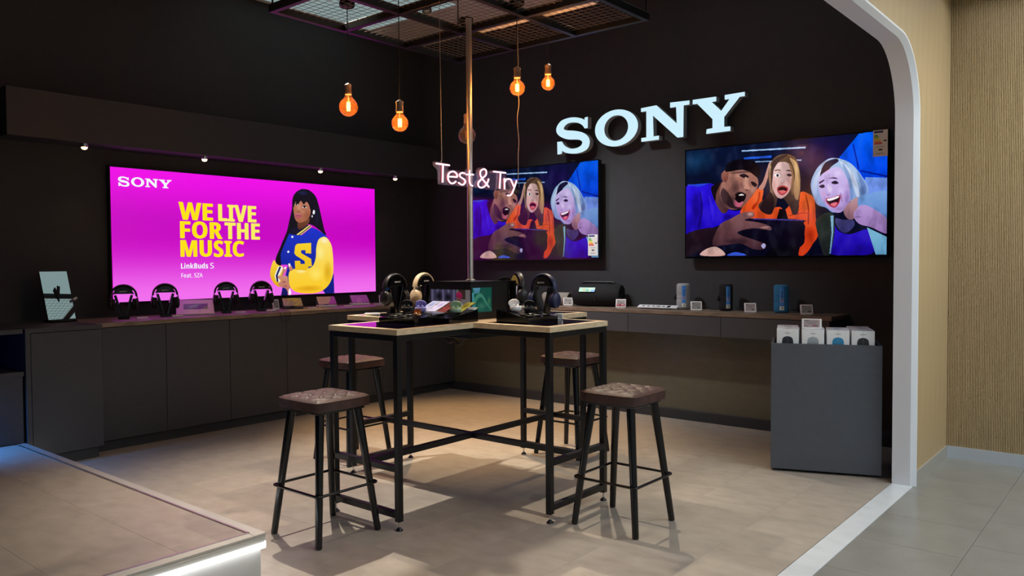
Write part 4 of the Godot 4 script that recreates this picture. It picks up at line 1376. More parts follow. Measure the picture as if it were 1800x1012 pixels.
func earbud_case(label: String, at: Vector3, turn: float, m: Material, k := 1.0) -> void:
	var o := thing("earbud_case", label, "earbud case", at, turn, "earbud cases on show")
	var body := Shape.new().lathe([Vector2(0.0, 0.0), Vector2(0.022, 0.0), Vector2(0.030, 0.006), Vector2(0.032, 0.014), Vector2(0.031, 0.024), Vector2(0.028, 0.026), Vector2(0.0, 0.024)], 20, Transform3D(Basis.from_scale(Vector3.ONE * k), Vector3.ZERO), 0.72)
	part("body", body, m, o)
	var lb := Basis(Vector3.RIGHT, -1.25)
	part("lid", Shape.new().lathe([Vector2(0.0, 0.008), Vector2(0.026, 0.006), Vector2(0.028, 0.0), Vector2(0.031, 0.001), Vector2(0.031, 0.007), Vector2(0.025, 0.013), Vector2(0.0, 0.015)], 20, Transform3D(lb * Basis.from_scale(Vector3.ONE * k), Vector3(0, 0.040, -0.022) * k), 0.72), m, o)
	for s in [-1, 1]:
		part("earbud", Shape.new().lathe([Vector2(0.0, -0.006), Vector2(0.006, -0.004), Vector2(0.007, 0.002), Vector2(0.004, 0.007), Vector2(0.0, 0.009)], 10, Transform3D(Basis.from_scale(Vector3.ONE * k), Vector3(s * 0.011, 0.028, 0.002) * k)), m, o)

# ---------------------------------------------------------------- right worktop
func sticker(tall: bool, kind: int) -> ImageTexture:
	var i := canvas(64, 256, Color8(80, 150, 230)) if tall else canvas(192, 64, Color8(150, 215, 180))
	if tall:
		i.fill_rect(Rect2i(0, 0, 64, 34), Color8(60, 140, 230))
		for k in 4:
			blob(i, Vector2(32, 52 + k * 26), Vector2(15, 10), Color8(20, 30, 90))
		i.fill_rect(Rect2i(4, 130, 56, 36), Color8(160, 170, 215))
		blob(i, Vector2(30, 146), Vector2(14, 11), Color8(60, 30, 70))
		i.fill_rect(Rect2i(0, 212, 64, 44), Color8(232, 234, 230))
		blob(i, Vector2(32, 234), Vector2(14, 13), Color8(70, 150, 90))
		return finish(i, 64, 256)
	blob(i, Vector2(60, 36), Vector2(22, 24), Color8(200, 180, 110))
	blob(i, Vector2(100, 42), Vector2(26, 18), Color8(60, 170, 130))
	i.fill_rect(Rect2i(150, 36, 42, 28), Color8(40, 140, 225))
	for k in 3:
		i.fill_rect(Rect2i(116 + k * 26, 10, 16, 16), Color8(235, 240, 238))
		i.fill_rect(Rect2i(120 + k * 26, 13, 8, 8), Color8(30, 50, 60))
	return finish(i, 192, 64)

func tall_speaker(label: String, at: Vector3, turn: float, m: Material, strap: bool) -> void:
	var o := thing("portable_speaker", label, "speaker", at, turn, "upright portable speakers")
	part("body", Shape.new().lathe([Vector2(0.0, 0.0), Vector2(0.042, 0.0), Vector2(0.056, 0.006), Vector2(0.0605, 0.022), Vector2(0.0605, 0.090), Vector2(0.0595, 0.092), Vector2(0.0605, 0.094), Vector2(0.0605, 0.128), Vector2(0.0595, 0.130), Vector2(0.0605, 0.132), Vector2(0.0605, 0.215), Vector2(0.056, 0.230), Vector2(0.044, 0.236), Vector2(0.0, 0.236)], 32, Transform3D(), 0.82, 0.5), m, o)
	part("foot_ring", Shape.new().lathe([Vector2(0.0, 0.0), Vector2(0.044, 0.0), Vector2(0.057, 0.0062)], 32, Transform3D(Basis(), Vector3(0, 0.0005, 0)), 0.82), M.plastic_black, o)
	var s := Shape.new()
	for k in 6:
		var a0 := -0.30 + 0.60 * k / 6.0
		var a1 := -0.30 + 0.60 * (k + 1) / 6.0
		var p := func(a: float, y: float) -> Vector3: return Vector3(sin(a) * 0.0615, y, cos(a) * 0.0615 * 0.82)
		var nn := Vector3(sin((a0 + a1) * 0.5), 0, cos((a0 + a1) * 0.5)).normalized()
		var u0 := k / 6.0
		var u1 := (k + 1) / 6.0
		s.tri(p.call(a0, 0.216), p.call(a1, 0.216), p.call(a1, 0.024), nn, nn, nn, Vector2(u0, 0), Vector2(u1, 0), Vector2(u1, 1))
		s.tri(p.call(a0, 0.216), p.call(a1, 0.024), p.call(a0, 0.024), nn, nn, nn, Vector2(u0, 0), Vector2(u1, 1), Vector2(u0, 1))
	part("sticker", s, print_mat(sticker(true, 0), 0.35), o)
	if strap:
		part("carry_strap", Shape.new().torus(Vector3(-0.066, 0.112, 0.0), 0.016, 0.008, Vector3(0.5, 0, 1)), M.soft_black, o)

func right_counter_items() -> void:
	var y := 1.0055
	var turn := deg_to_rad(33)
	tall_speaker("pale grey upright speaker with blue sticker on right worktop", Vector3(2.994, y, 0.03), turn, M.grey_fabric, true)
	tall_speaker("black upright speaker with blue sticker on right worktop", Vector3(3.408, y, 0.03), turn + 0.25, M.black_fabric, true)
	tall_speaker("blue upright speaker with blue sticker on right worktop", Vector3(3.901, y, 0.03), turn - 0.1, M.blue_fabric, false)
	# large party speaker lying on its side
	var o := thing("boombox_speaker", "large black barrel speaker with carry handle on right worktop", "speaker", Vector3(2.085, y, 0.05), deg_to_rad(12))
	var ax := Transform3D(Basis(Vector3(0, 1, 0), Vector3(1, 0, 0), Vector3(0, 0, -1)), Vector3(0, 0.112, 0))
	part("body", Shape.new().lathe([Vector2(0.088, -0.245), Vector2(0.098, -0.243), Vector2(0.106, -0.225), Vector2(0.11, -0.15), Vector2(0.111, 0.0), Vector2(0.11, 0.15), Vector2(0.106, 0.225), Vector2(0.098, 0.243), Vector2(0.088, 0.245)], 36, ax, 0.95), M.black_fabric, o)
	for s in [-1, 1]:
		var e := Transform3D(Basis(Vector3(0, 1, 0), Vector3(s, 0, 0), Vector3(0, 0, -s)), Vector3(s * 0.205, 0.112, 0))
		part("speaker_cone", Shape.new().lathe([Vector2(0.0, 0.022), Vector2(0.025, 0.02), Vector2(0.03, 0.014), Vector2(0.07, 0.028), Vector2(0.080, 0.033), Vector2(0.089, 0.040)], 30, e, 0.95), M.plastic_black, o)
	var hp := []
	for q in [Vector3(-0.19, 0.185, 0), Vector3(-0.175, 0.218, 0), Vector3(-0.14, 0.236, 0), Vector3(0, 0.238, 0), Vector3(0.14, 0.236, 0), Vector3(0.175, 0.218, 0), Vector3(0.19, 0.185, 0)]:
		hp.append(q)
	part("handle", Shape.new().tube(curve(hp, 5), 0.013, -1, 10), M.plastic_black, o)
	part("foot", Shape.new().box(Vector3(-0.12, 0.005, 0), Vector3(0.06, 0.012, 0.11), Basis(), 0.002), M.plastic_black, o)
	part("foot", Shape.new().box(Vector3(0.12, 0.005, 0), Vector3(0.06, 0.012, 0.11), Basis(), 0.002), M.plastic_black, o)
	part("port_knob", Shape.new().lathe([Vector2(0.0, 0.0), Vector2(0.016, 0.0), Vector2(0.014, 0.01), Vector2(0.0, 0.012)], 16, Transform3D(Basis(Vector3(1, 0, 0), Vector3(0, -0.34, 0.94), Vector3(0, -0.94, -0.34)), Vector3(0.0, 0.078, 0.098))), M.gloss_black, o)
	var s3 := Shape.new()
	var w0 := Vector3(-0.165, 0.186, 0.081)
	var sn := Vector3(0, 0.55, 0.83).normalized()
	var dn := Vector3(0, -0.83, 0.55) * 0.05
	s3.quad(w0 + sn * 0.002, w0 + Vector3(0.165, 0, 0) + sn * 0.002, w0 + Vector3(0.165, 0, 0) + dn + sn * 0.004, w0 + dn + sn * 0.004, sn)
	part("sticker", s3, print_mat(sticker(false, 0), 0.35), o)
	# small lying cylinder
	var c := thing("cylinder_speaker", "taupe cylinder speaker lying behind the navy headphones", "speaker", Vector3(1.575, y, 0.05), deg_to_rad(8))
	var cx := Transform3D(Basis(Vector3(0, 1, 0), Vector3(1, 0, 0), Vector3(0, 0, -1)), Vector3(0, 0.064, 0))
	part("body", Shape.new().lathe([Vector2(0.05, -0.15), Vector2(0.06, -0.147), Vector2(0.064, -0.135), Vector2(0.064, 0.135), Vector2(0.06, 0.147), Vector2(0.05, 0.15)], 28, cx), M.taupe_fabric, c)
	for s in [-1, 1]:
		part("bass_radiator", Shape.new().lathe([Vector2(0.0, 0.004), Vector2(0.03, 0.003), Vector2(0.042, 0.0), Vector2(0.05, 0.012)], 24, Transform3D(Basis(Vector3(0, 1, 0), Vector3(s, 0, 0), Vector3(0, 0, -s)), Vector3(s * 0.138, 0.064, 0))), mat(Color8(92, 88, 82), 0.6), c)
	var s4 := Shape.new()
	s4.quad(Vector3(-0.02, 0.104, 0.0525), Vector3(0.05, 0.104, 0.0525), Vector3(0.05, 0.076, 0.0645), Vector3(-0.02, 0.076, 0.0645), Vector3(0, 0.4, 0.9).normalized())
	part("sticker", s4, print_mat(sticker(false, 1), 0.35), c)
	headphone_stand("black headphone stand on right worktop behind the table display", Vector3(0.88, y, 0.05), turn, M.gloss_black)
	headphones("black headphones on right worktop behind the table display", Vector3(0.88, y, 0.05), turn, M.plastic_black, M.soft_black)
	# price tags along the edge
	price_tag("white price tag between taupe cylinder and large black speaker", Vector3(1.80, y, 0.17), turn - 0.1, 0)
	price_tag("white price tag with red band beside large black speaker", Vector3(2.414, y, 0.17), turn - 0.2, 3)
	price_tag("white price tag beside the pale grey speaker", Vector3(3.195, y, 0.17), turn, 2)
	price_tag("white price tag beside the black upright speaker", Vector3(3.692, y, 0.17), turn, 1)
	price_tag("white price tag beside the blue upright speaker", Vector3(4.165, y, 0.17), turn, 2)
	# flat information strip
	var im := canvas(256, 40, Color8(232, 234, 236))
	for k in 5:
		im.fill_rect(Rect2i(24 + k * 34, 12, 18, 14), Color8(40, 44, 52))
	for k in 3:
		im.fill_rect(Rect2i(118 + k * 12, 10, 5, 18), Color8(50, 54, 60))
	im.fill_rect(Rect2i(192, 4, 24, 32), Color8(30, 40, 56))
	im.fill_rect(Rect2i(222, 5, 28, 28), Color8(214, 218, 222))
	var st := thing("information_strip", "flat white strip with dark icons beside the grey speaker", "label strip", Vector3(2.79, y, 0.14), deg_to_rad(4))
	var tl := Basis(Vector3.RIGHT, 0.35)
	part("strip", Shape.new().box(Vector3(0, 0.024, 0), Vector3(0.39, 0.004, 0.062), tl, 0.001), M.plastic_white, st)
	var s5 := Shape.new()
	var q := func(x: float, z: float) -> Vector3: return Vector3(0, 0.024, 0) + tl * Vector3(x, 0.0026, z)
	s5.quad(q.call(-0.19, -0.029), q.call(0.19, -0.029), q.call(0.19, 0.029), q.call(-0.19, 0.029), tl * Vector3.UP)
	part("icons", s5, print_mat(finish(im, 256, 40)), st)
	part("support", Shape.new().span(Vector3(-0.18, 0.0, -0.025), Vector3(0.18, 0.026, -0.015)), M.plastic_white, st)
	# power leads behind the upright speakers
	for i in 3:
		var x: float = [3.07, 3.49, 3.98][i]
		solo("power_lead", Shape.new().tube(curve([Vector3(0, 0.03, 0.0), Vector3(0.05, 0.02, -0.02), Vector3(0.10, 0.03, -0.05), Vector3(0.15, 0.004, -0.06), Vector3(0.24, 0.004, -0.08)], 5), 0.0035, -1, 6), M.cord, "black power lead behind the %s upright speaker" % ["pale grey", "black", "blue"][i], "cable", Vector3(x, y, 0.0), 0.0, "power leads on right worktop")

# ---------------------------------------------------------------- on the table
func table_items() -> void:
	var y := 1.0915
	# centre block with screens on its faces
	var o := thing("display_block", "black square display block with screens around the pole", "display stand", Vector3(2.91, 1.0905, 2.81))
	part("body", Shape.new().span(Vector3(-0.185, 0.0, -0.185), Vector3(0.185, 0.235, 0.185), 0.003), M.plastic_black, o)
	part("top_rim", Shape.new().span(Vector3(-0.19, 0.226, 0.18), Vector3(0.19, 0.237, 0.19)).span(Vector3(0.18, 0.226, -0.19), Vector3(0.19, 0.237, 0.18)), M.steel, o)
	part("side_fin", Shape.new().span(Vector3(0.185, 0.002, -0.195), Vector3(0.235, 0.237, -0.183), 0.002), M.gloss_black, o)
	var im := canvas(288, 176, Color8(34, 30, 44))
	im.fill_rect(Rect2i(0, 0, 288, 176), Color8(70, 66, 92))
	for k in 5:
		im.fill_rect(Rect2i(6 + k * 40, 0, 14, 176), Color8(108, 102, 138))
	im.fill_rect(Rect2i(190, 0, 98, 176), Color8(120, 112, 112))
	im.fill_rect(Rect2i(205, 0, 50, 60), Color8(60, 48, 44))
	for p in [[62, 44, 26], [130, 50, 24]]:
		blob(im, Vector2(p[0], p[1]), Vector2(p[2], p[2] * 1.3), Color8(14, 12, 18))
		fill(im, PackedVector2Array([Vector2(p[0] - 34, 176), Vector2(p[0] - 26, 90), Vector2(p[0], 74), Vector2(p[0] + 26, 90), Vector2(p[0] + 36, 176)]), Color8(16, 14, 20), Color8(12, 10, 16))
	fill(im, loop2(curve([Vector2(188, 30), Vector2(205, 14), Vector2(226, 20), Vector2(232, 44), Vector2(220, 62), Vector2(196, 58)], 5, true)), Color8(176, 40, 90), Color8(130, 26, 66))
	fill(im, loop2(curve([Vector2(194, 50), Vector2(214, 56), Vector2(220, 80), Vector2(206, 96), Vector2(194, 82)], 5, true)), Color8(120, 80, 80), Color8(90, 58, 60))
	fill(im, loop2(curve([Vector2(186, 180), Vector2(204, 110), Vector2(226, 88), Vector2(256, 110), Vector2(284, 180)], 5, true)), Color8(160, 156, 176), Color8(110, 106, 126))
	var s := Shape.new()
	s.quad(Vector3(-0.168, 0.186, 0.1868), Vector3(0.178, 0.186, 0.1868), Vector3(0.178, 0.012, 0.1868), Vector3(-0.168, 0.012, 0.1868), Vector3.BACK)
	part("screen", s, screen_mat(finish(im, 288, 176), 0.55, 0.1), o)
	var im2 := canvas(192, 160, Color8(24, 84, 72))
	fill(im2, PackedVector2Array([Vector2(10, 0), Vector2(80, 0), Vector2(70, 34), Vector2(20, 40)]), Color8(90, 150, 176), Color8(70, 130, 150))
	fill(im2, loop2(curve([Vector2(0, 110), Vector2(40, 50), Vector2(90, 40), Vector2(140, 90), Vector2(192, 150), Vector2(192, 160), Vector2(130, 110), Vector2(90, 64), Vector2(50, 80), Vector2(10, 150)], 4, true)), Color8(70, 140, 116), Color8(44, 110, 92))
	blob(im2, Vector2(90, 120), Vector2(50, 30), Color8(70, 130, 104, 200))
	fill(im2, PackedVector2Array([Vector2(0, 30), Vector2(14, 30), Vector2(34, 140), Vector2(0, 120)]), Color8(80, 160, 170), Color8(50, 120, 120))
	blob(im2, Vector2(165, 90), Vector2(14, 30), Color8(90, 140, 90, 200))
	var s2 := Shape.new()
	s2.quad(Vector3(0.1868, 0.198, 0.178), Vector3(0.1868, 0.198, -0.005), Vector3(0.1868, 0.045, -0.005), Vector3(0.1868, 0.045, 0.178), Vector3.RIGHT)
	part("screen", s2, screen_mat(finish(im2, 192, 160), 0.7, 0.1), o)
	# sloped black trays
	var wedge := func(w: float, d: float, lo: float, hi: float) -> Shape:
		return Shape.new().prism(PackedVector2Array([Vector2(d / 2, 0.0), Vector2(d / 2, lo), Vector2(-d / 2, hi), Vector2(-d / 2, 0.0)]), -w / 2, w / 2, Transform3D(Basis(Vector3(0, 0, 1), Vector3(0, 1, 0), Vector3(-1, 0, 0)), Vector3.ZERO))
	var t1 := thing("sloped_tray", "sloped black tray with black and lilac earbuds", "display tray", Vector3(2.915, y, 3.24), 0.0, "sloped trays on the table")
	part("wedge", wedge.call(0.31, 0.42, 0.03, 0.07), M.gloss_black, t1)
	var t2 := thing("sloped_tray", "narrow sloped black tray with mint earbuds", "display tray", Vector3(3.135, y, 3.175), 0.0, "sloped trays on the table")
	part("wedge", wedge.call(0.13, 0.25, 0.03, 0.07), M.gloss_black, t2)
	var t3 := thing("sloped_tray", "sloped black tray with white earbuds before navy headphones", "display tray", Vector3(3.45, y, 2.885), PI / 2, "sloped trays on the table")
	part("wedge", wedge.call(0.29, 0.24, 0.03, 0.075), M.gloss_black, t3)
	for t in [[t1, 2, 0.155], [t3, 3, 0.085]]:
		for k in t[1]:
			for j in 2:
				part("sample_pad", Shape.new().box(Vector3(-0.09 + 0.085 * k, (0.0385 if t[2] > 0.1 else 0.041) + 0.006 * j, t[2] - 0.042 * j), Vector3(0.05, 0.006, 0.028), Basis(Vector3.RIGHT, 0.08), 0.002), M.plastic_black, t[0])
	# picture cards leaning on the block
	var cards := [[2.825, Color8(176, 184, 222), Color8(120, 130, 190), "pale blue sloped picture card on the table tray"], [2.905, Color8(196, 196, 230), Color8(150, 140, 200), "lilac sloped picture card on the table tray"], [2.995, Color8(120, 40, 36), Color8(60, 24, 24), "dark red sloped picture card on the table tray"], [3.125, Color8(186, 196, 90), Color8(120, 130, 40), "lime green sloped picture card on the table tray"]]
	for i in 4:
		var e: Array = cards[i]
		var ci := canvas(64, 128, e[1])
		blob(ci, Vector2(34, 50), Vector2(20, 30), e[2])
		ci.fill_rect(Rect2i(6, 100, 40, 5), e[2])
		ci.fill_rect(Rect2i(6, 110, 28, 4), e[2])
		var c := thing("picture_card", e[3], "picture card", Vector3(e[0], y + 0.070, 3.12), 0.0, "picture cards on the table trays")
		var b := Basis(Vector3.RIGHT, 0.38)
		part("card", Shape.new().box(Vector3(0, 0.012, -0.03), Vector3(0.072, 0.004, 0.15), b, 0.001), M.plastic_white if i < 2 else M.plastic_black, c)
		var sp := Shape.new()
		var f := func(x: float, z: float) -> Vector3: return Vector3(0, 0.012, -0.03) + b * Vector3(x, 0.0026, z)
		sp.quad(f.call(-0.034, -0.073), f.call(0.034, -0.073), f.call(0.034, 0.073), f.call(-0.034, 0.073), b * Vector3.UP)
		part("picture", sp, print_mat(finish(ci, 64, 128), 0.25), c)
	var turn := deg_to_rad(40)
	earbud_case("open black and white earbud case on the table tray", Vector3(2.80, y + 0.055, 3.26), turn, M.soft_black, 1.15)
	earbud_case("open lilac earbud case on the table tray", Vector3(2.905, y + 0.056, 3.245), turn, M.lilac, 1.12)
	earbud_case("open mint green earbud case on the table tray", Vector3(3.138, y + 0.056, 3.18), turn, M.mint, 1.12)
	earbud_case("open white earbud case on the table tray", Vector3(3.41, y + 0.064, 2.945), turn + 0.4, M.plastic_white, 1.12)
	earbud_case("black earbud case before the navy headphones", Vector3(3.455, y + 0.056, 2.87), turn, M.soft_black, 1.1)
	earbud_case("beige and gold earbud case lying at tray edge", Vector3(3.02, y + 0.039, 3.38), turn, M.copper, 0.75)
	# white cables and tags behind the cases
	for i in 3:
		var at: Vector3 = [Vector3(2.98, y + 0.069, 3.06), Vector3(3.165, y + 0.0685, 3.075), Vector3(3.375, y + 0.071, 2.82)][i]
		var w := []
		for k in 22:
			var an := TAU * k / 9.0
			w.append(Vector3(cos(an) * (0.03 + 0.0006 * k), 0.003 + 0.0006 * k, sin(an) * 0.018))
		solo("coiled_cable", Shape.new().tube(curve(w, 3), 0.0022, -1, 6), M.plastic_white, ["white coiled cable behind the lilac earbuds", "white coiled cable behind the mint earbuds", "white coiled cable behind the white earbuds"][i], "cable", at, 0.5, "white cables on the trays")
	price_tag("small white tag beside navy headphones on the table", Vector3(3.52, y, 2.66), turn, 0, 0.05, 0.035)
	# headphones
	headphone_stand("black headphone stand at the advert side of table", Vector3(2.36, y, 2.96), deg_to_rad(93), M.gloss_black)
	headphones("black headphones at the advert side of table", Vector3(2.36, y, 2.96), deg_to_rad(93), M.plastic_black, M.soft_black)
	headphone_stand("black headphone stand under the beige headphones", Vector3(2.33, y, 2.66), deg_to_rad(96), M.gloss_black)
	headphones("beige headphones half hidden by the display block", Vector3(2.33, y, 2.66), deg_to_rad(96), M.beige, M.beige)
	headphone_stand("black headphone stand under the navy headphones", Vector3(3.40, y, 2.655), deg_to_rad(-4), M.plastic_black)
	headphones("navy headphones at the television side of table", Vector3(3.40, y, 2.655), deg_to_rad(-4), M.navy, M.navy)
	headphone_stand("black headphone stand behind the display block on table", Vector3(2.86, y, 2.25), deg_to_rad(150), M.gloss_black)
	headphones("black headphones behind the display block on table", Vector3(2.86, y, 2.25), deg_to_rad(150), M.plastic_black, M.soft_black)
	for i in 2:
		solo("label_plate", Shape.new().box(Vector3(0, 0.008, 0), Vector3(0.10, 0.016, 0.035), Basis(), 0.003), M.plastic_white, ["white label plate beside the black headphones on table", "second white label plate behind the black earbuds on table"][i], "label", [Vector3(2.24, y, 3.06), Vector3(2.52, y, 3.02)][i], turn, "white label plates on the table")

# ---------------------------------------------------------------- bin of boxed speakers
func bin() -> void:
	var turn := 0.358
	var at := Vector3(4.315, 0, 1.29)
	var o := thing("display_bin", "grey rolling bin filled with boxed speakers beside arch", "display bin", at, turn)
	# local x along the front, local -z into the bin
	var W := 0.697
	var D := 0.47
	var t := 0.018
	part("front_panel", Shape.new().span(Vector3(0, 0.018, -t), Vector3(W, 0.88, 0), 0.001), M.bin, o)
	part("back_panel", Shape.new().span(Vector3(0, 0.018, -D), Vector3(W, 0.88, -D + t), 0.001), M.bin, o)
	part("side_panel", Shape.new().span(Vector3(0, 0.018, -D + t), Vector3(t, 0.88, -t), 0.001), M.bin, o)
	part("side_panel", Shape.new().span(Vector3(W - t, 0.018, -D + t), Vector3(W, 0.88, -t), 0.001), M.bin, o)
	part("inner_floor", Shape.new().span(Vector3(t, 0.80, -D + t), Vector3(W - t, 0.815, -t)), M.bin, o)
	part("base", Shape.new().span(Vector3(0.05, 0.008, -D + 0.04), Vector3(W - 0.04, 0.018, -0.04)), M.soft_black, o)
	for q in [[0.08, -0.06], [W - 0.09, -0.03], [0.08, -D + 0.06], [W - 0.08, -D + 0.06]]:
		var c := part("caster", Shape.new().tube([Vector3(q[0] - 0.012, 0.02, q[1]), Vector3(q[0] + 0.012, 0.02, q[1])], 0.02, -1, 16), M.plastic_black, o)
		part("wheel_rim", Shape.new().torus(Vector3(q[0], 0.02, q[1] ), 0.017, 0.0025, Vector3(0, 0, 1)), M.chrome, c)
	# boxes
	var prints := []
	for col in [Color8(44, 48, 56), Color8(176, 186, 190), Color8(56, 150, 200), Color8(50, 50, 54)]:
		var i := canvas(256, 256, Color8(244, 247, 247))
		fill(i, loop2(curve([Vector2(62, 250), Vector2(60, 150), Vector2(74, 92), Vector2(128, 74), Vector2(182, 92), Vector2(196, 150), Vector2(194, 250)], 5, true)), col, col.darkened(0.2))
		i.fill_rect(Rect2i(66, 150, 124, 4), col.darkened(0.35))
		i.fill_rect(Rect2i(127, 0, 2, 256), Color8(150, 154, 156))
		for k in 5:
			i.fill_rect(Rect2i(98 + k * 13, 34, 9, 7), Color8(120, 124, 128))
		prints.append(print_mat(finish(i, 128, 128), 0.45))
	var tops := []
	for col in [Color8(34, 36, 42), Color8(196, 204, 206), Color8(60, 130, 170), Color8(34, 34, 38)]:
		var i := canvas(128, 128, Color8(238, 241, 242))
		fill(i, loop2(curve([Vector2(36, 60), Vector2(64, 46), Vector2(92, 60), Vector2(64, 74)], 6, true)), col, col)
		tops.append(print_mat(finish(i, 64, 64), 0.45))
	var white := mat(Color8(242, 245, 245), 0.5)
	var bw := 0.142
	var bh := 0.158
	var bd := 0.13
	var says := ["black", "white", "blue", "charcoal"]
	var rowsay := ["front", "middle", "rear"]
	var xs := [0.036, 0.198, 0.356, 0.510]
	var counts := [3, 2, 2, 3]
	var basis := Basis(Vector3.UP, turn)
	for c in 4:
		for r in counts[c]:
			var p := Vector3(xs[c] + bw / 2 + (0.006 * (r % 2) if c < 3 else -0.004 * r), 0.816, -0.024 - bd / 2 - r * (bd + 0.004))
			var b := thing("speaker_box", "white carton of %s speaker, %s row in the bin" % [says[c], rowsay[r]], "carton", at + basis * p, turn + [0.0, 0.02, -0.015][r], "boxed speakers in the bin")
			part("carton", Shape.new().span(Vector3(-bw / 2, 0.0, -bd / 2), Vector3(bw / 2, bh, bd / 2), 0.0015), white, b)
			var s := Shape.new()
			s.quad(Vector3(-bw / 2 + 0.002, bh - 0.002, bd / 2 + 0.0006), Vector3(bw / 2 - 0.002, bh - 0.002, bd / 2 + 0.0006), Vector3(bw / 2 - 0.002, 0.002, bd / 2 + 0.0006), Vector3(-bw / 2 + 0.002, 0.002, bd / 2 + 0.0006), Vector3.BACK)
			part("front_print", s, prints[c], b)
			var s2 := Shape.new()
			s2.quad(Vector3(-bw / 2 + 0.002, bh + 0.0006, -bd / 2 + 0.002), Vector3(bw / 2 - 0.002, bh + 0.0006, -bd / 2 + 0.002), Vector3(bw / 2 - 0.002, bh + 0.0006, bd / 2 - 0.002), Vector3(-bw / 2 + 0.002, bh + 0.0006, bd / 2 - 0.002), Vector3.UP)
			part("top_print", s2, tops[c], b)
	price_tag("white price tag standing on the cartons in the bin", at + basis * Vector3(0.262, 0.9748, -0.075), turn, 4, 0.128, 0.07)

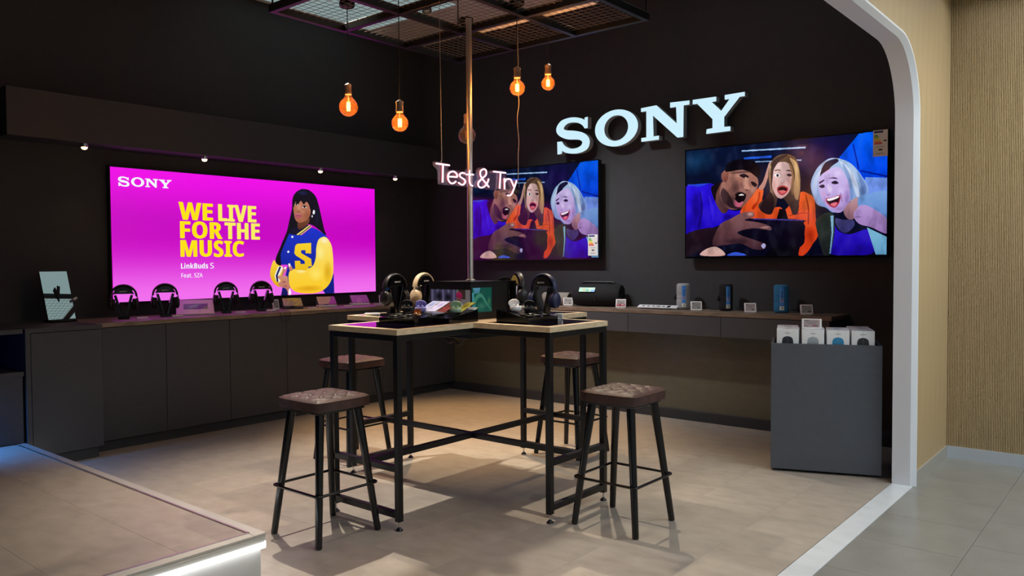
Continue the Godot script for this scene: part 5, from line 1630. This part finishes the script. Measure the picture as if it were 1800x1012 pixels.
# ---------------------------------------------------------------- outlines of prints, letters and neon strokes
var AD_PRINT: Array = [
	["s",Color8(18,13,24),Color8(14,10,20),[658.662,23.339,633.595,39.944,623.294,66.292,620.797,95.461,611.393,129.017,598.408,174.920,585.888,199.939,570.906,233.039,556.192,257.708,552.100,274.066,556.557,288.407,570.714,293.846,583.209,265.903,603.452,216.188,616.322,178.630,641.305,157.145,701.867,146.882,764.686,182.921,758.710,162.342,746.405,115.409,735.157,73.058,722.724,43.857,698.949,25.361,678.753,21.185]],
	["p",Color8(24,50,200),Color8(14,26,120),[611.442,178.745,635.897,182.345,660.685,185.994,701.676,157.506,727.323,163.187,758.406,179.604,774.070,192.252,731.298,231.643,719.852,291.641,798.511,327.197,800.015,396.422,759.850,398.074,703.626,334.173,607.891,369.820,595.240,396.417,571.187,395.541,576.399,373.033,602.062,290.785,573.164,290.575,570.906,233.039,579.496,208.278]],
	["s",Color8(18,13,24),Color8(14,10,20),[620.027,137.000,598.408,174.920,581.892,208.241,567.018,237.174,553.200,265.890,552.890,282.247,570.714,293.846,566.398,270.000,575.449,245.334,593.924,208.054,613.958,174.537,641.305,157.145]],
	["p",Color8(26,20,48),Color8(20,16,38),[616.554,166.169,641.305,157.145,681.511,147.523,701.775,151.981,645.726,186.311,611.365,182.894]],
	["s",Color8(120,68,44),Color8(90,48,34),[646.610,138.163,692.043,126.019,689.195,143.049,666.159,160.626,647.142,163.253]],
	["s",Color8(186,122,96),Color8(166,100,72),[626.987,78.553,629.319,111.705,634.391,130.246,644.106,139.503,659.013,140.676,679.250,132.823,694.742,117.447,700.227,96.026,695.583,70.836,662.986,59.946,638.050,65.492]],
	["b",Color8(225,165,140,140),[651.508,87.765,12.984,14.238]],
	["b",Color8(140,80,52,178),[684.656,113.621,17.311,19.446]],
	["b",Color8(205,150,120,127),[667.194,103.821,11.076,7.572]],
	["s",Color8(17,12,22),Color8(15,10,20),[623.928,84.936,625.485,53.720,643.533,36.000,673.637,25.722,709.013,34.051,724.047,56.566,729.655,90.425,712.876,104.816,700.242,95.177,692.961,75.201,681.984,65.639,670.722,75.490,658.925,63.522,645.723,78.436,636.508,68.907,628.291,87.631]],
	["b",Color8(40,50,130,140),[668.443,35.291,24.249,9.246]],
	["b",Color8(30,35,90,102),[728.084,120.405,11.447,38.502]],
	["s",Color8(240,235,235),Color8(240,235,235),[632.911,77.004,639.379,73.755,646.731,77.550,639.750,80.406]],
	["s",Color8(240,235,235),Color8(240,235,235),[664.522,85.461,673.634,81.233,683.656,84.957,674.511,88.345]],
	["s",Color8(25,12,10),Color8(25,12,10),[635.868,76.853,639.873,73.730,643.763,77.283,639.750,80.406]],
	["s",Color8(25,12,10),Color8(25,12,10),[669.548,84.797,674.137,81.208,679.112,84.755,674.511,88.345]],
	["s",Color8(20,12,16),Color8(20,12,16),[630.949,76.688,638.907,72.529,647.739,76.663,639.857,74.564]],
	["s",Color8(20,12,16),Color8(20,12,16),[662.534,84.718,673.664,79.548,686.712,83.964,674.114,82.471]],
	["b",Color8(110,60,42,178),[648.256,102.552,7.966,3.348]],
	["s",Color8(196,104,118),Color8(170,76,92),[631.749,113.269,642.196,108.663,654.557,111.490,663.446,117.001,654.319,124.488,641.874,126.213,633.081,121.128]],
	["s",Color8(120,50,62),Color8(120,50,62),[632.680,116.146,647.025,115.566,662.945,117.021,646.979,118.076]],
	["s",Color8(248,248,252),Color8(230,230,240),[713.082,93.319,718.673,97.324,717.466,107.176,711.250,109.564,708.796,103.289]],
	["s",Color8(235,230,225),Color8(235,230,225),[706.591,111.881,709.578,116.862,706.423,121.235,703.937,117.084]],
	["p",Color8(236,218,110),Color8(236,218,110),[636.839,184.830,694.192,147.971,704.817,153.590,655.686,186.100]],
	["p",Color8(26,24,60),Color8(26,24,60),[646.735,185.452,697.709,150.831,701.256,152.422,651.703,185.765]],
	["s",Color8(246,212,60),Color8(226,170,22),[545.032,274.046,535.341,290.300,528.803,314.640,531.214,335.021,545.817,356.570,564.561,367.331,583.832,360.856,578.611,331.837,580.190,298.871,565.972,292.576,554.230,286.345]],
	["p",Color8(240,235,215),Color8(240,235,215),[561.165,295.409,576.418,295.540,581.072,303.003,566.265,327.496,567.721,351.375,552.578,348.551,545.434,327.131]],
	["p",Color8(22,26,90),Color8(22,26,90),[565.887,297.092,573.518,297.161,558.662,327.363,561.075,350.393,554.462,349.005,551.092,327.230]],
	["s",Color8(250,226,120),Color8(250,200,34),[731.832,201.624,752.963,189.636,771.382,194.035,789.642,218.072,795.561,248.535,798.037,292.210,792.970,335.843,770.958,370.198,733.687,390.690,687.202,394.235,637.054,388.287,610.314,370.723,602.591,340.589,606.460,315.736,623.771,305.547,668.539,306.051,704.300,296.645,719.276,265.960,721.956,231.724]],
	["b",Color8(250,244,220,204),[759.036,203.761,18.032,11.229]],
	["b",Color8(252,238,150,204),[741.429,248.759,18.930,25.817]],
	["b",Color8(252,240,190,216),[655.840,314.328,23.150,7.578]],
	["b",Color8(214,158,16,204),[771.870,318.072,18.178,39.091]],
	["b",Color8(216,150,20,204),[687.524,376.380,56.858,11.052]],
	["b",Color8(255,236,120,178),[719.241,325.896,31.311,25.702]],
	["p",Color8(246,208,44),Color8(236,188,24),[640.213,216.537,700.690,212.347,699.993,251.058,675.611,249.877,675.811,238.887,657.716,239.011,656.532,249.110,699.649,270.208,702.248,296.627,688.943,297.786,676.513,311.645,631.103,308.556,629.231,276.362,652.037,276.437,653.826,287.797,671.893,287.912,671.068,277.767,634.496,258.398,627.763,249.230,632.166,224.155]],
	["s",Color8(240,240,245),Color8(240,240,245),[616.068,192.340,621.038,188.083,625.868,192.146,620.876,196.820]],
	["s",Color8(240,240,245),Color8(240,240,245),[598.547,245.212,603.482,240.628,608.259,245.161,603.312,249.745]],
	["s",Color8(206,142,118),Color8(180,108,92),[560.545,328.217,579.609,329.793,596.479,330.099,601.057,344.708,608.789,374.009,601.601,393.739,592.241,375.582,569.350,366.233,560.001,356.935,572.141,344.892,560.366,337.651]],
	["s",Color8(206,142,118),Color8(190,120,100),[602.100,288.712,610.837,290.018,621.768,307.610,608.013,310.771]],
	["s",Color8(200,130,110),Color8(190,120,100),[582.513,303.019,592.223,298.986,595.491,305.228,579.648,327.731,573.900,327.630]],
	["s",Color8(250,245,250),Color8(250,245,250),[603.596,286.648,609.923,286.687,611.217,295.841,605.355,296.621]],
	["s",Color8(250,245,250),Color8(250,245,250),[585.940,299.752,591.771,297.327,593.595,303.137,586.779,306.369]],
	["s",Color8(250,245,250),Color8(250,245,250),[601.818,382.109,607.813,373.979,612.347,392.871,603.492,396.718]],
	["b",Color8(120,60,56,204),[584.026,350.529,9.646,3.304]],
	["b",Color8(120,60,56,204),[588.572,365.121,7.734,3.309]],
	["p",Color8(16,24,100),Color8(14,20,80),[571.172,396.365,577.798,375.139,590.791,375.538,598.672,394.465,598.579,399.446]],
]
var SELFIE_PRINT: Array = [
	["p",Color8(8,20,52),Color8(6,6,26),[-13.520,-16.163,808.267,-15.271,812.390,467.313,-13.244,461.962]],
	["b",Color8(20,70,110,178),[40.800,50.282,85.887,55.157]],
	["b",Color8(30,14,90,204),[571.967,62.271,137.025,82.654]],
	["p",Color8(0,96,250),Color8(0,60,235),[700.761,1.879,803.457,-5.374,805.416,225.162,725.283,204.308,625.780,90.061]],
	["p",Color8(6,30,170),Color8(4,24,150),[677.826,37.027,683.005,37.541,704.313,133.287,699.195,135.564]],
	["p",Color8(6,30,170),Color8(4,24,150),[704.333,135.967,804.903,164.809,804.961,171.628,704.373,141.327]],
	["p",Color8(120,160,245),Color8(110,140,235),[724.974,164.254,804.970,172.677,805.684,256.678,710.332,251.597]],
	["p",Color8(165,205,255),Color8(165,205,255),[247.143,20.128,505.784,29.983,505.821,36.679,247.161,26.008]],
	["p",Color8(34,92,225),Color8(34,92,225),[256.515,50.359,371.154,51.308,371.198,61.640,256.540,57.995]],
	["p",Color8(150,195,250),Color8(150,195,250),[293.357,69.354,489.261,78.205,489.285,82.689,293.372,73.437]],
	["p",Color8(44,78,235),Color8(30,50,200),[7.078,143.673,115.124,144.818,115.148,158.129,7.087,155.408]],
	["s",Color8(42,18,228),Color8(30,8,190),[-6.562,163.820,61.009,157.045,126.868,151.045,178.613,247.206,241.686,265.057,266.343,227.939,248.023,303.762,159.563,319.645,127.216,330.647,34.385,348.026,-6.438,356.202]],
	["b",Color8(20,4,120,178),[47.759,265.409,26.715,92.227]],
	["s",Color8(24,6,140),Color8(20,4,120),[61.039,180.285,71.047,193.100,77.776,254.514,61.230,327.307,54.539,327.092,66.471,253.991]],
	["s",Color8(62,40,245),Color8(40,16,210),[104.080,195.015,117.221,219.993,130.374,281.133,120.645,304.970,112.709,256.131]],
	["b",Color8(16,4,90,178),[197.795,289.907,31.486,14.330]],
	["s",Color8(124,74,62),Color8(80,44,44),[130.172,178.417,171.982,145.080,191.344,247.825,167.164,273.658,134.814,226.966]],
	["s",Color8(24,14,22),Color8(20,10,18),[113.854,165.307,139.839,148.900,159.168,144.203,138.618,184.962,132.205,220.791]],
	["s",Color8(176,120,104),Color8(130,84,78),[187.798,101.454,247.388,98.988,290.470,114.051,316.050,143.314,313.765,178.059,287.761,211.514,267.623,242.710,235.432,258.258,197.712,258.275,165.798,237.581,152.829,185.819,166.850,138.741]],
	["b",Color8(40,24,32,216),[173.446,222.989,25.443,41.952]],
	["b",Color8(60,36,40,153),[222.675,172.248,18.732,29.644]],
	["b",Color8(225,175,150,178),[266.092,151.522,14.738,23.501]],
	["b",Color8(215,160,140,127),[228.787,122.354,24.873,11.830]],
	["s",Color8(158,96,80),Color8(120,66,58),[161.015,109.571,179.515,94.251,192.258,109.538,181.548,144.541,162.999,135.477]],
	["s",Color8(10,7,16),Color8(8,6,14),[176.977,98.828,187.080,68.634,234.829,56.109,296.390,67.282,324.309,97.495,316.019,135.175,284.363,113.000,247.390,99.577,197.305,102.783]],
	["s",Color8(30,18,24),Color8(30,18,24),[238.134,120.091,259.815,117.001,278.304,130.101,266.038,135.078,247.481,129.033]],
	["s",Color8(30,18,24),Color8(30,18,24),[287.546,150.067,302.776,154.033,313.721,166.418,302.844,172.696,290.639,161.969]],
	["s",Color8(40,22,24),Color8(40,22,24),[219.610,196.964,241.452,188.209,266.250,199.710,265.037,205.519,241.470,194.116,224.022,204.930]],
	["s",Color8(14,5,10),Color8(14,5,10),[224.010,200.779,247.675,191.537,266.269,205.590,257.699,227.478,236.638,244.108,221.582,228.521]],
	["s",Color8(226,122,150),Color8(200,90,120),[217.790,219.414,235.358,233.390,253.990,228.460,247.840,244.666,231.664,250.970,216.590,239.545]],
	["s",Color8(70,44,46),Color8(44,28,36),[156.718,198.065,175.370,226.085,198.958,250.580,235.436,259.442,259.015,252.293,241.648,252.636,219.120,245.611,205.187,215.752,189.929,191.039,166.920,168.692]],
	["b",Color8(40,24,30,153),[207.104,224.782,21.361,26.194]],
	["s",Color8(212,158,138),Color8(196,136,118),[261.095,131.197,272.188,135.519,277.189,162.830,284.582,176.197,272.349,183.633,258.770,175.728,263.646,157.230]],
	["s",Color8(70,36,34),Color8(70,36,34),[261.244,177.061,267.420,180.977,276.030,182.689,268.667,185.754]],
	["b",Color8(206,150,130,178),[293.759,182.626,13.370,15.200]],
	["b",Color8(110,66,60,178),[247.587,163.224,8.672,14.155]],
	["b",Color8(60,34,36,204),[247.419,109.001,55.209,5.891]],
	["s",Color8(236,226,222),Color8(236,226,222),[234.019,202.545,247.693,197.438,258.860,203.985,247.715,204.519]],
	["s",Color8(240,96,40),Color8(206,52,16),[241.713,273.932,284.724,217.200,317.993,178.328,339.051,186.621,334.438,231.567,351.293,261.386,404.323,258.179,427.594,270.704,483.203,206.861,517.958,213.416,540.232,236.972,546.169,309.557,555.327,371.033,535.715,406.818,508.116,445.652,479.960,445.354,496.196,318.839,297.244,305.637]],
	["b",Color8(255,130,70,153),[518.181,252.535,22.150,39.149]],
	["b",Color8(150,28,10,178),[521.636,370.144,22.146,28.008]],
	["s",Color8(176,50,16),Color8(160,40,12),[505.738,221.092,510.197,219.670,521.645,275.057,519.742,330.901,514.108,319.501,514.968,274.747]],
	["s",Color8(190,58,20),Color8(180,50,16),[444.964,291.382,490.387,284.859,521.154,286.211,521.173,289.566,490.411,289.361,446.134,295.974]],
	["s",Color8(180,50,16),Color8(170,44,14),[292.178,252.727,312.146,230.380,321.074,195.962,325.903,199.157,318.816,236.556,297.097,264.664]],
	["b",Color8(255,120,60,127),[309.076,218.554,14.498,23.331]],
	["s",Color8(206,160,150),Color8(180,130,120),[319.793,176.118,337.711,150.635,361.240,82.041,370.719,87.429,347.339,168.640,331.860,186.172]],
	["s",Color8(110,82,60),Color8(62,42,40),[366.003,89.337,389.393,58.098,432.291,51.724,467.789,72.402,483.870,121.500,487.554,177.911,482.250,239.444,476.837,284.264,456.403,290.165,444.807,260.147,404.112,212.403,387.940,257.382,358.535,286.001,327.369,267.228,318.850,245.290,345.163,220.561,368.786,187.324,357.928,140.515]],
	["s",Color8(226,184,130),Color8(160,116,80),[443.848,68.607,469.563,86.620,482.804,132.648,485.362,189.004,474.332,239.022,459.354,198.647,464.722,136.921,455.412,96.707]],
	["s",Color8(200,160,120),Color8(90,64,52),[362.502,100.554,369.573,95.376,375.720,153.281,380.784,234.037,372.037,256.609,366.469,198.699]],
	["s",Color8(240,200,196),Color8(222,172,172),[375.501,102.743,397.688,83.384,432.455,85.176,452.076,113.378,454.618,164.426,439.933,203.128,413.480,225.503,390.086,212.737,374.616,170.444]],
	["b",Color8(180,120,110,127),[445.470,163.800,11.430,39.673]],
	["b",Color8(255,230,225,153),[412.558,152.995,9.271,17.111]],
	["s",Color8(70,44,36),Color8(70,44,36),[380.259,114.590,397.806,109.094,410.648,116.946,397.827,113.666]],
	["s",Color8(70,44,36),Color8(70,44,36),[426.856,118.202,441.215,114.785,453.269,123.640,441.240,119.884]],
	["s",Color8(250,246,250),Color8(250,246,250),[382.686,131.975,395.542,124.921,408.406,134.449,395.615,140.938]],
	["s",Color8(30,20,40),Color8(30,20,40),[390.898,132.583,395.552,127.209,400.833,133.318,396.194,139.836]],
	["s",Color8(60,40,46),Color8(60,40,46),[431.539,133.321,443.008,129.646,454.480,137.290,443.065,140.976]],
	["s",Color8(190,60,66),Color8(190,60,66),[394.637,183.217,416.719,174.367,438.699,186.028,431.886,204.348,413.421,212.942,399.397,201.828]],
	["s",Color8(50,8,18),Color8(50,8,18),[399.318,184.660,417.905,180.143,434.110,188.007,428.396,197.882,411.027,197.960,402.861,194.032]],
	["s",Color8(240,130,130),Color8(220,100,110),[402.866,195.175,415.645,192.539,428.396,197.882,422.656,205.503,411.070,207.096]],
	["b",Color8(250,214,205,178),[403.610,103.847,17.409,12.558]],
	["b",Color8(200,140,130,153),[382.858,170.989,7.043,22.963]],
	["s",Color8(214,158,152),Color8(206,150,146),[407.354,158.337,414.356,165.090,421.281,159.868,416.692,168.667,410.888,168.278]],
	["s",Color8(70,48,40),Color8(58,38,36),[368.441,106.776,387.091,67.044,426.543,53.469,433.475,58.630,403.489,77.599,381.405,107.800,376.849,141.876,371.149,187.472]],
	["s",Color8(44,28,32),Color8(34,20,26),[342.785,223.325,368.835,198.841,383.137,234.162,376.270,279.845,357.346,285.951,324.948,263.626]],
	["s",Color8(70,48,44),Color8(46,30,32),[453.837,235.099,479.990,239.323,476.843,285.393,458.686,290.262,448.246,260.314]],
	["s",Color8(176,130,92),Color8(120,84,62),[439.370,89.723,454.330,107.909,461.457,164.894,457.161,215.477,449.019,186.686,452.191,135.990]],
	["s",Color8(240,204,150),Color8(190,146,100),[461.048,85.899,474.777,109.547,479.568,160.511,475.195,188.356,470.456,148.610]],
	["p",Color8(10,6,12),Color8(10,6,12),[404.355,265.049,428.755,271.897,440.474,312.231,391.697,310.384]],
	["s",Color8(176,204,238),Color8(120,150,205),[526.580,169.352,543.973,126.174,566.773,100.372,599.070,83.363,641.644,91.439,678.386,114.008,709.601,155.109,733.369,199.493,731.556,227.111,699.999,242.985,668.983,252.100,616.486,290.401,583.030,270.176,550.238,255.279,530.129,208.565]],
	["b",Color8(225,238,255,204),[673.550,163.222,20.716,43.206]],
	["b",Color8(90,130,190,178),[710.088,219.415,20.403,21.453]],
	["b",Color8(220,232,250,178),[542.655,181.554,7.690,33.333]],
	["s",Color8(18,16,54),Color8(14,14,44),[561.563,138.589,580.320,98.756,617.793,87.187,627.953,97.867,599.299,118.425,569.870,161.279]],
	["s",Color8(214,194,246),Color8(178,150,214),[555.141,160.237,593.974,125.675,631.288,120.995,653.621,150.951,671.780,206.298,670.007,249.449,644.055,287.256,616.478,289.305,589.504,268.283,564.296,228.324]],
	["b",Color8(240,228,255,204),[598.767,201.726,9.654,19.769]],
	["b",Color8(130,100,180,127),[661.047,238.131,12.530,32.540]],
	["b",Color8(236,220,255,178),[626.142,143.461,17.979,13.086]],
	["s",Color8(50,36,70),Color8(50,36,70),[557.397,171.461,575.309,162.767,575.879,167.215,560.709,177.218]],
	["s",Color8(50,36,70),Color8(50,36,70),[591.501,159.515,612.927,156.674,626.282,164.182,610.285,160.858]],
	["s",Color8(34,24,54),Color8(34,24,54),[557.491,186.963,571.625,181.263,579.277,190.587,567.355,194.234]],
	["s",Color8(34,24,54),Color8(34,24,54),[602.354,175.635,618.348,170.172,629.569,179.671,615.770,183.109]],
	["s",Color8(170,40,64),Color8(170,40,64),[582.816,236.535,605.405,232.294,635.179,225.794,632.195,253.980,615.294,271.722,592.684,259.632]],
	["s",Color8(40,6,20),Color8(40,6,20),[588.262,242.891,630.978,231.004,628.990,250.538,614.182,265.095,595.889,255.395]],
	["s",Color8(250,248,255),Color8(250,248,255),[587.146,237.324,605.416,233.940,629.895,227.670,626.769,236.224,594.748,245.438]],
	["s",Color8(232,110,130),Color8(232,110,130),[600.206,257.813,614.094,251.945,625.825,253.649,615.264,267.339]],
	["s",Color8(224,234,252),Color8(190,206,240),[634.306,98.409,668.102,129.350,695.417,180.909,706.074,230.976,692.697,231.280,678.864,179.776,652.465,135.695]],
	["s",Color8(120,152,210),Color8(96,126,190),[695.105,139.001,726.218,193.691,726.450,223.606,713.209,226.031,707.794,187.114]],
	["s",Color8(210,224,248),Color8(150,176,222),[533.250,175.370,547.917,143.100,565.828,123.460,551.923,171.087,546.803,231.777,536.825,220.094]],
	["s",Color8(150,174,220),Color8(110,140,200),[641.749,106.639,662.930,135.425,678.943,190.565,681.892,239.290,672.014,238.741,667.493,189.808]],
	["b",Color8(170,140,215,153),[594.570,217.945,8.600,5.497]],
	["s",Color8(120,90,150),Color8(120,90,150),[583.783,218.409,590.287,222.092,599.956,219.361,591.380,224.356]],
	["b",Color8(226,206,250,178),[637.183,209.575,13.706,16.342]],
	["b",Color8(150,120,190,127),[578.534,244.574,6.499,16.560]],
	["b",Color8(226,150,190,102),[645.778,231.845,10.514,10.879]],
	["b",Color8(226,150,190,89),[575.105,216.794,6.506,8.832]],
	["s",Color8(140,104,170),Color8(140,104,170),[635.104,214.894,640.466,226.100,643.802,250.773,640.616,247.883,637.314,228.641]],
	["b",Color8(240,226,255,178),[590.082,190.187,4.311,12.100]],
	["b",Color8(150,120,190,140),[627.036,275.563,21.160,7.653]],
	["s",Color8(190,144,150),Color8(150,104,120),[648.272,287.445,674.175,249.671,702.037,240.411,707.579,294.404,671.556,319.898]],
	["s",Color8(46,22,220),Color8(24,6,150),[609.180,317.521,626.520,356.487,669.858,374.057,731.551,356.953,744.414,381.364,749.995,448.212,598.743,446.611,604.213,377.827]],
	["s",Color8(40,50,44),Color8(28,34,34),[547.309,316.277,583.149,288.936,612.283,301.184,615.929,367.145,598.743,446.611,574.368,446.353,550.868,359.787]],
	["p",Color8(130,180,210),Color8(110,160,200),[600.493,301.793,612.283,301.184,611.613,361.533,602.512,446.651,597.126,446.594,605.215,366.849]],
	["s",Color8(120,165,226),Color8(90,130,200),[699.999,242.985,730.553,228.653,805.416,225.162,806.354,335.554,756.423,307.181,707.506,284.732]],
	["p",Color8(120,184,214),Color8(100,160,200),[731.497,349.995,806.824,390.839,807.339,451.456,762.602,451.009]],
	["s",Color8(186,154,214),Color8(150,116,180),[683.922,304.164,695.125,280.393,711.470,266.674,741.044,274.549,801.320,322.209,801.765,374.904,746.696,350.482,702.746,335.078]],
	["b",Color8(110,80,140,178),[700.501,310.236,15.399,3.230]],
	["s",Color8(66,66,120),Color8(50,48,104),[619.834,312.450,648.492,319.019,681.964,320.295,686.293,344.766,654.106,369.286,625.382,345.503]],
	["s",Color8(10,6,28),Color8(6,4,18),[272.754,304.704,297.223,299.782,495.047,314.298,497.381,330.127,492.226,415.586,345.938,411.967,235.726,356.662]],
	["p",Color8(70,60,150),Color8(70,60,150),[297.221,299.196,496.165,313.216,496.186,317.152,297.237,303.880]],
	["s",Color8(36,18,30),Color8(20,10,20),[-6.436,359.311,127.216,330.647,172.494,360.926,133.878,408.355,41.228,437.624,-6.376,452.662]],
	["s",Color8(134,88,88),Color8(62,34,44),[153.126,321.834,204.139,296.126,247.935,275.387,294.079,272.720,299.633,292.855,260.423,305.414,321.536,317.051,365.860,334.243,367.112,349.883,297.365,339.610,229.472,356.490,315.775,391.581,349.495,405.060,342.398,424.700,297.667,424.054,242.095,399.521,185.378,404.433,120.827,402.059]],
	["b",Color8(226,180,170,204),[284.947,281.698,13.430,8.215]],
	["b",Color8(230,180,170,178),[345.637,337.640,20.240,5.803]],
	["b",Color8(30,14,24,178),[223.304,392.019,49.745,14.288]],
	["s",Color8(205,200,255),Color8(205,200,255),[330.333,410.535,341.106,401.416,349.514,409.705,341.195,423.519]],
	["s",Color8(226,186,176),Color8(206,160,150),[66.732,447.122,94.579,419.897,141.681,413.328,175.904,448.149]],
	["s",Color8(60,96,236),Color8(60,96,236),[185.489,448.840,223.427,434.893,267.067,448.417]],
	["p",Color8(4,4,12),Color8(4,4,12),[369.773,418.156,485.480,419.991,474.334,453.791,346.102,452.659]],
]
var LOGO_S: Array = [1.896,2.878,1.931,2.883,1.930,2.774,1.896,2.772,1.870,2.805,1.819,2.835,1.756,2.848,1.693,2.846,1.651,2.824,1.636,2.798,1.671,2.778,1.767,2.763,1.855,2.740,1.920,2.702,1.953,2.647,1.941,2.586,1.898,2.552,1.818,2.534,1.737,2.537,1.662,2.552,1.612,2.579,1.612,2.547,1.559,2.544,1.557,2.672,1.613,2.671,1.647,2.626,1.714,2.591,1.788,2.586,1.847,2.604,1.868,2.636,1.847,2.659,1.796,2.673,1.693,2.684,1.618,2.710,1.565,2.747,1.545,2.787,1.558,2.834,1.611,2.881,1.701,2.899,1.783,2.895,1.856,2.876,1.896,2.854]
var LOGO_N: Array = [2.540,2.889,2.703,2.896,2.914,2.703,2.908,2.856,2.847,2.855,2.847,2.902,3.040,2.896,3.038,2.860,2.981,2.859,2.978,2.576,2.920,2.575,2.665,2.807,2.671,2.611,2.728,2.613,2.728,2.576,2.543,2.574,2.543,2.609,2.597,2.610,2.597,2.855,2.540,2.855]
var LOGO_Y: Array = [3.074,2.896,3.299,2.895,3.299,2.855,3.257,2.853,3.348,2.763,3.426,2.857,3.381,2.858,3.381,2.897,3.563,2.900,3.563,2.864,3.517,2.864,3.374,2.707,3.374,2.621,3.432,2.619,3.432,2.580,3.205,2.578,3.211,2.618,3.266,2.622,3.266,2.701,3.117,2.856,3.074,2.856]
var NEON_STROKES: Array = [
	[[0.007,2.032,0.120,2.031],[0.065,2.030,0.060,1.924]],
	[[0.113,1.963,0.150,1.965,0.185,1.967,0.181,1.986,0.155,1.997,0.124,1.989,0.107,1.967,0.111,1.940,0.134,1.924,0.158,1.928,0.175,1.940]],
	[[0.255,1.993,0.230,1.995,0.210,1.984,0.216,1.969,0.248,1.956,0.258,1.941,0.238,1.923,0.214,1.925,0.197,1.934]],
	[[0.297,2.016,0.296,1.969,0.297,1.944,0.307,1.927,0.325,1.922],[0.266,1.988,0.333,1.992]],
	[[0.478,1.925,0.449,1.947,0.420,1.969,0.397,1.996,0.402,2.021,0.431,2.035,0.452,2.026,0.450,2.000,0.416,1.975,0.382,1.950,0.377,1.928,0.401,1.916,0.434,1.925,0.463,1.950,0.476,1.978]],
	[[0.523,2.027,0.644,2.028],[0.593,2.027,0.582,1.922]],
	[[0.631,1.993,0.632,1.921],[0.633,1.965,0.654,1.988,0.690,1.991]],
	[[0.696,1.990,0.727,1.945],[0.757,1.988,0.723,1.922,0.696,1.889,0.660,1.882]],
]
var NEON_BACKING: Array = [-0.006,2.031,0.005,2.045,0.116,2.043,0.122,2.028,0.120,2.007,0.168,2.008,0.262,2.007,0.276,2.023,0.317,2.024,0.340,1.998,0.369,2.003,0.374,2.025,0.402,2.044,0.450,2.045,0.469,2.008,0.513,2.036,0.654,2.039,0.659,2.003,0.768,1.995,0.774,1.979,0.731,1.916,0.699,1.879,0.657,1.876,0.617,1.908,0.557,1.911,0.458,1.911,0.339,1.914,0.180,1.911,0.049,1.913,0.033,1.925,0.029,1.993,0.000,2.018]
